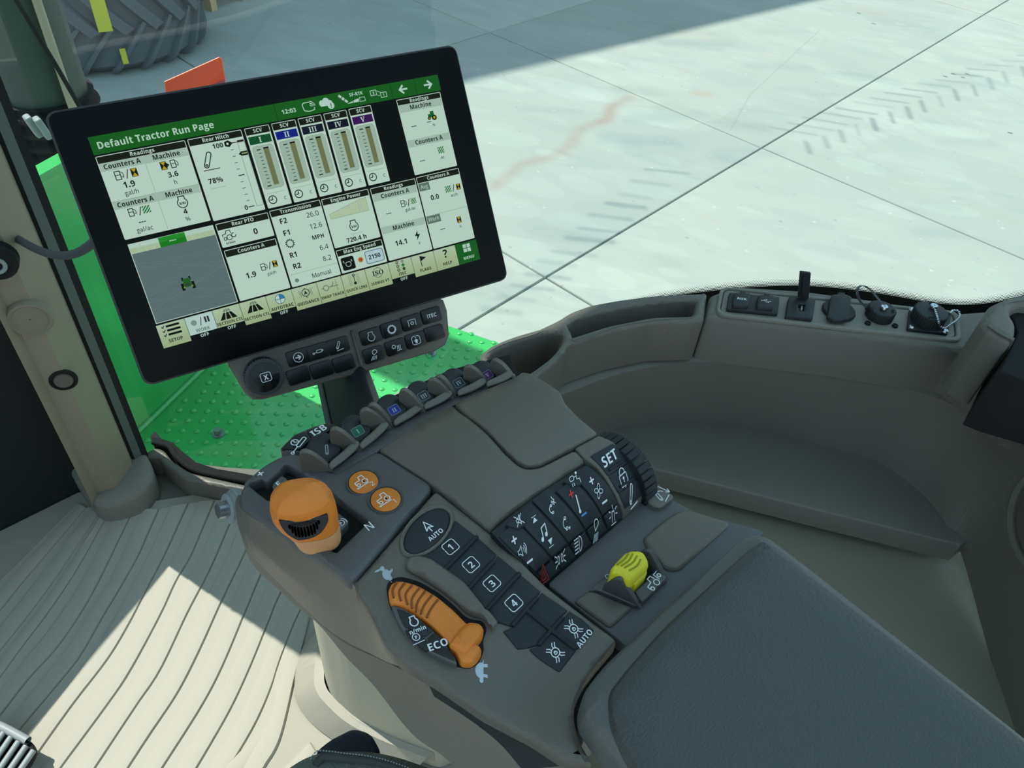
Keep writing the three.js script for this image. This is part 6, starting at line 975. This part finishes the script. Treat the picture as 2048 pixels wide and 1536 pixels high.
  c.save(); c.translate(116, 430); c.fillStyle = '#10160e'; for (const [x, y, w, h] of [[-18, -4, 8, 20], [10, -4, 8, 20], [-12, -20, 5, 10], [7, -20, 5, 10]]) c.fillRect(x, y, w, h); c.fillStyle = '#2e6b28'; c.fillRect(-10, -16, 20, 14); c.fillRect(-12, 0, 24, 8); c.fillStyle = '#41513f'; c.fillRect(-8, -3, 16, 9); c.fillStyle = '#a3b040'; c.fillRect(-13, 6, 5, 4); c.fillRect(8, 6, 5, 4); c.restore();
  // bottom bar
  const names = ['SETUP', 'WORK', 'SECTION CTL', 'SECTION CTL', 'AUTOTRAC', 'GUIDANCE', 'SWAP TRACK', 'QUICK LINE', 'ISOBUS VT', 'iTEC', 'FLAGS', 'HELP', 'MENU'], off = [1, 2, 4, 9];
  names.forEach((t, i) => { const x = 0.5 + 76.9 * i, short = off.includes(i), hgt = short ? 53 : 67; const gr = c.createLinearGradient(0, 521, 0, 588); gr.addColorStop(0, '#dde0c9'); gr.addColorStop(1, '#c6c9a0'); c.fillStyle = i === 12 ? '#1d6b2a' : i === 1 ? '#e6ecf2' : gr; c.fillRect(x, 521, 76, hgt); txt(t, x + 38, short ? 565 : 572, t.length > 8 ? 12 : 13.2, i === 12 ? '#e8f0ec' : i === 1 ? '#8a8f90' : '#23251a'); if (short) txt('OFF', x + 38, 581, 13.5, '#e8eeee'); });
  const bx = (i) => 38.5 + 76.9 * i; for (let k = 0; k < 3; k++) { rect(bx(0) - 14, 527 + 12 * k, 36, 6, '#111'); c.strokeStyle = '#111'; c.lineWidth = 2; c.beginPath(); c.moveTo(bx(0) - 26, 529 + 12 * k); c.lineTo(bx(0) - 23, 533 + 12 * k); c.lineTo(bx(0) - 18, 526 + 12 * k); c.stroke(); }
  c.fillStyle = '#a2a6a6'; c.beginPath(); c.arc(bx(1) - 18, 541, 8, 0, 7); c.fill(); ln(bx(1) - 2, 553, bx(1) + 5, 529, 2, '#444'); rect(bx(1) + 12, 531, 5, 17, '#333'); rect(bx(1) + 20, 531, 5, 17, '#333');
  for (const i of [2, 3]) for (let k = -1; k < 2; k++) { c.fillStyle = '#14140f'; c.beginPath(); c.moveTo(bx(i) + k * 8 - 3, 536); c.lineTo(bx(i) + k * 8 + 3, 536); c.lineTo(bx(i) + k * 17 + 7, 556); c.lineTo(bx(i) + k * 17 - 7, 556); c.fill(); c.fillStyle = '#8d9088'; c.beginPath(); c.moveTo(bx(i) + k * 5 - 2, 526); c.lineTo(bx(i) + k * 5 + 2, 526); c.lineTo(bx(i) + k * 8 + 3, 534); c.lineTo(bx(i) + k * 8 - 3, 534); c.fill(); }
  c.fillStyle = '#e8eef6'; c.beginPath(); c.arc(bx(4), 540, 14, 0, 7); c.fill(); c.fillStyle = '#2f8fd8'; c.beginPath(); c.moveTo(bx(4), 540); c.arc(bx(4), 540, 14, -1.57, 0); c.fill(); c.strokeStyle = '#4a5a6a'; c.lineWidth = 1.4; c.beginPath(); c.arc(bx(4), 540, 14, 0, 7); c.moveTo(bx(4) - 14, 540); c.lineTo(bx(4) + 14, 540); c.moveTo(bx(4), 526); c.lineTo(bx(4), 554); c.stroke();
  c.strokeStyle = '#222'; c.lineWidth = 2; c.beginPath(); c.arc(bx(5), 542, 11, 0, 7); c.stroke(); c.fillStyle = '#222'; c.beginPath(); c.moveTo(bx(5), 535); c.lineTo(bx(5) + 6, 548); c.lineTo(bx(5), 545); c.lineTo(bx(5) - 6, 548); c.fill(); for (const s of [-1, 1]) { ln(bx(5) + 15 * s, 532, bx(5) + 15 * s, 552, 1, '#555'); ln(bx(5) + 19 * s, 530, bx(5) + 19 * s, 554, 1, '#777'); } ln(bx(5), 527, bx(5), 531, 2); ln(bx(5), 553, bx(5), 558, 2);
  ln(bx(6) - 28, 545, bx(6) + 24, 545, 2, '#777'); c.fillStyle = '#d5d8bd'; c.strokeStyle = '#777'; c.beginPath(); c.arc(bx(6) - 14, 545, 8, 0, 7); c.fill(); c.stroke(); c.beginPath(); c.moveTo(bx(6), 545); c.quadraticCurveTo(bx(6) + 10, 542, bx(6) + 10, 531); c.stroke(); txt('▲', bx(6) + 10, 530, 9, '#666'); ln(bx(6) + 19, 526, bx(6) + 19, 560, 1.4, '#888');
  for (const k of [-16, -11, 9, 14]) { c.setLineDash([2, 2]); ln(bx(7) + k, 527, bx(7) + k, 557, 1.4, '#555'); c.setLineDash([]); } ln(bx(7), 530, bx(7), 552, 2, '#222'); c.strokeStyle = '#222'; c.beginPath(); c.arc(bx(7), 529, 3.5, 0, 7); c.stroke(); c.fillStyle = '#222'; c.beginPath(); c.arc(bx(7), 554, 4.5, 0, 7); c.fill();
  c.strokeStyle = '#444'; c.lineWidth = 1.2; c.beginPath(); c.arc(bx(8), 541, 15, 0, 7); c.stroke(); rect(bx(8) - 19, 532, 38, 18, '#d6d9bf'); txt('ISO', bx(8), 541, 21, '#14140f', 'bold', 'center', 'serif');
  for (let k = 0; k < 3; k++) { c.strokeStyle = '#333'; c.lineWidth = 1.6; c.beginPath(); c.arc(bx(9) - 10, 527 + 12 * k, 4, 0, 7); c.stroke(); txt(String(3 - k), bx(9) - 10, 527.5 + 12 * k, 6, '#222'); c.fillStyle = ['#9aa5a0', '#1f7d35', '#1c4a30'][k]; c.beginPath(); c.moveTo(bx(9) + 8, 521 + 12 * k); c.lineTo(bx(9) + 15, 528 + 12 * k); c.lineTo(bx(9) + 11, 528 + 12 * k); c.lineTo(bx(9) + 11, 532 + 12 * k); c.lineTo(bx(9) + 5, 532 + 12 * k); c.lineTo(bx(9) + 5, 528 + 12 * k); c.lineTo(bx(9) + 1, 528 + 12 * k); c.fill(); }
  ln(bx(10) - 9, 526, bx(10) - 9, 560, 2.4, '#222'); c.fillStyle = '#1c1d18'; c.beginPath(); c.moveTo(bx(10) - 9, 526); c.lineTo(bx(10) + 11, 534); c.lineTo(bx(10) - 9, 543); c.fill(); txt('?', bx(11), 541, 36, '#1c1d18'); for (const [a, b] of [[0, 0], [1, 0], [0, 1], [1, 1]]) rect(bx(12) - 13 + 14 * a, 527 + 14 * b, 12, 12, '#e2ebe6');
  const st = new THREE.CanvasTexture(cv); st.colorSpace = THREE.SRGBColorSpace; st.magFilter = THREE.LinearFilter;
  const scr = new THREE.MeshPhysicalMaterial({ color: '#010202', specularIntensity: 0.2, roughness: 0.5, emissive: new THREE.Color().setRGB(0.36, 0.465, 0.41), emissiveMap: st, emissiveIntensity: 1 });
  const t = thing('display', 'large black touch display showing a green-barred tractor run page', 'display', dp(SW / 2, 0.19));
  const rr = (u0, v0, u1, v1, r) => { const s = new THREE.Shape(), w = u1 - u0, h = v1 - v0; s.moveTo(u0 + r, -v0); s.lineTo(u1 - r, -v0); s.quadraticCurveTo(u1, -v0, u1, -v0 - r); s.lineTo(u1, -v1 + r); s.quadraticCurveTo(u1, -v1, u1 - r, -v1); s.lineTo(u0 + r, -v1); s.quadraticCurveTo(u0, -v1, u0, -v1 + r); s.lineTo(u0, -v0 - r); s.quadraticCurveTo(u0, -v0, u0 + r, -v0); return s; };
  const ex = (s, d, b, o) => toCreasedNormals(new THREE.ExtrudeGeometry(s, { depth: d, bevelSize: b, bevelThickness: b, bevelSegments: 3, curveSegments: 8 }).applyMatrix4(dm(0, 0, o)), 0.5);
  part('housing', ex(rr(-0.0212, -0.0208, 0.3068, 0.1888, 0.0075), 0.016, 0.0015, -0.0195), std('#26292b', { roughness: 0.4 }), t);
  part('back_cover', ex(rr(0.02, 0.01, 0.265, 0.165, 0.02), 0.012, 0.006, -0.036), M.housing, t);
  part('front_glass', ex(rr(-0.0205, -0.0201, 0.3061, 0.1881, 0.0072), 0.0010, 0.0004, -0.0016), new THREE.MeshPhysicalMaterial({ color: '#030506', roughness: 0.25, specularIntensity: 0.25 }), t);
  part('screen', new THREE.PlaneGeometry(SW, SH).applyMatrix4(dm(SW / 2, SH / 2, 0.0003)), scr, t, 'lit screen with readings and gauges');

  // key strip below
  const k = thing('key_strip', 'taupe strip of black display keys with a knurled knob', 'keypad', dp(0.145, 0.235, -0.02)), O = -0.0225;
  const ks = new THREE.Shape(); [[0.0445, 0.176], [0.0475, 0.20], [0.0525, 0.2245], [0.0555, 0.2290], [0.062, 0.2312], [0.15, 0.2355], [0.225, 0.2375], [0.2355, 0.2350], [0.2410, 0.2280], [0.2448, 0.2060], [0.2440, 0.1970], [0.2380, 0.1930], [0.222, 0.1900], [0.20, 0.176]].forEach(([a, b], i) => i ? ks.lineTo(a, -b) : ks.moveTo(a, -b));
  part('body', ex(ks, 0.009, 0.003, O - 0.012), M.taupe, k);
  const ic = ['arrow', 'cylinder', 'boom', 'engine', 'gear', 'ptobox', 'itec', null, null, null, 'worklight', 'climate', 'personbox', null];
  const pos = [[0.101, 0.2065], [0.1185, 0.2068], [0.1378, 0.2072], [0.1688, 0.2075], [0.1893, 0.207], [0.2097, 0.2063], [0.2302, 0.2055], [0.0965, 0.2225], [0.1175, 0.2235], [0.1382, 0.2242], [0.167, 0.2247], [0.1888, 0.2242], [0.2092, 0.2235], [0.2288, 0.2225]];
  pos.forEach(([u, v], i) => {
    const s = new THREE.Shape(), w = i % 7 < 3 ? 0.0092 : 0.0091, h = 0.0063, r = 0.0016; s.moveTo(-w + r, h); s.lineTo(w - r, h); s.quadraticCurveTo(w, h, w, h - r); s.lineTo(w, -h + r); s.quadraticCurveTo(w, -h, w - r, -h); s.lineTo(-w + r, -h); s.quadraticCurveTo(-w, -h, -w, -h + r); s.lineTo(-w, h - r); s.quadraticCurveTo(-w, h, -w + r, h);
    const g = toCreasedNormals(new THREE.ExtrudeGeometry(s, { depth: 0.002, bevelSize: 0.0006, bevelThickness: 0.0006, bevelSegments: 2 }).applyMatrix4(dm(u, v, O)), 0.5);
    const b = part('key', g, M.keyBlack, k, ic[i] ? undefined : 'blank black key'); if (ic[i]) { const z = ic[i] === 'itec' ? 0.0115 : 0.0115; part('symbol', cellUV(new THREE.PlaneGeometry(z, z), ic[i]).applyMatrix4(dm(u, v, O + 0.0028)), printMat, b); }
  });
  part('divider_bar', boxAt(0.003, 0.034, 0.004, 0.0012, dm(0.1535, 0.2145, O + 0.0005)), M.taupe, k);
  const kr = []; for (let i = 0; i < 160; i++) { const a = i / 160 * 6.2832, r = 0.0158 - (i % 4 < 2 ? 0 : 0.0007); kr.push(new THREE.Vector2(r * Math.cos(a), r * Math.sin(a))); }
  part('knob_collar', lathe([[0.012, -0.002], [0.0172, -0.002], [0.0172, 0.001], [0.0162, 0.0018], [0.012, 0.0018]], 48, dp(0.068, 0.2135, O), nD), M.taupeDark, k);
  const kb = part('knob', new THREE.ExtrudeGeometry(new THREE.Shape(kr), { depth: 0.007, bevelSize: 0.0008, bevelThickness: 0.0008, bevelSegments: 2 }).applyMatrix4(dm(0.068, 0.2135, O)), M.knurl, k, 'knurled black knob lettered X');
  part('knob_cap', lathe([[0.0128, 0], [0.0128, 0.0012], [0.0118, 0.0018], [0.001, 0.0018]], 48, dp(0.068, 0.2135, O + 0.0074), nD), M.keyBlack, kb);
  part('symbol', cellUV(new THREE.PlaneGeometry(0.0125, 0.0125), 'X').applyMatrix4(dm(0.069, 0.2135, O + 0.0094)), printMat, kb);

  // post carrying both
  const Tp = onPlane(688, 742, cD.clone().addScaledVector(nD, -0.07), nD), Bm = atY(716, 838, 0.715), yv = Tp.clone().sub(Bm), len = yv.length() + 0.03; yv.normalize(); const zv = V(-0.226, 0.1, 0.95); zv.addScaledVector(yv, -zv.dot(yv)).normalize(); const xv = yv.clone().cross(zv).normalize();
  const post = thing('display_post', 'dark flat post carrying the display and key strip from the console', 'post', Bm), m = basis(xv, yv, zv, Bm.clone().addScaledVector(yv, len / 2 - 0.015));
  part('post_body', boxAt(0.047, len, 0.016, 0.004, m), std('#23262a', { roughness: 0.5 }), post);
  part('side_rail', boxAt(0.006, len, 0.018, 0.002, basis(xv, yv, zv, Bm.clone().addScaledVector(yv, len / 2 - 0.015).addScaledVector(xv, 0.0262))), M.taupeDark, post, 'taupe side rail');
  part('arm_head', boxAt(0.09, 0.05, 0.02, 0.006, dm(0.145, 0.185, -0.052)), M.housing, post);
}

scene.traverse((o) => { if (o.isMesh) { o.castShadow = true; o.receiveShadow = true; } });
renderer.render(scene, camera);
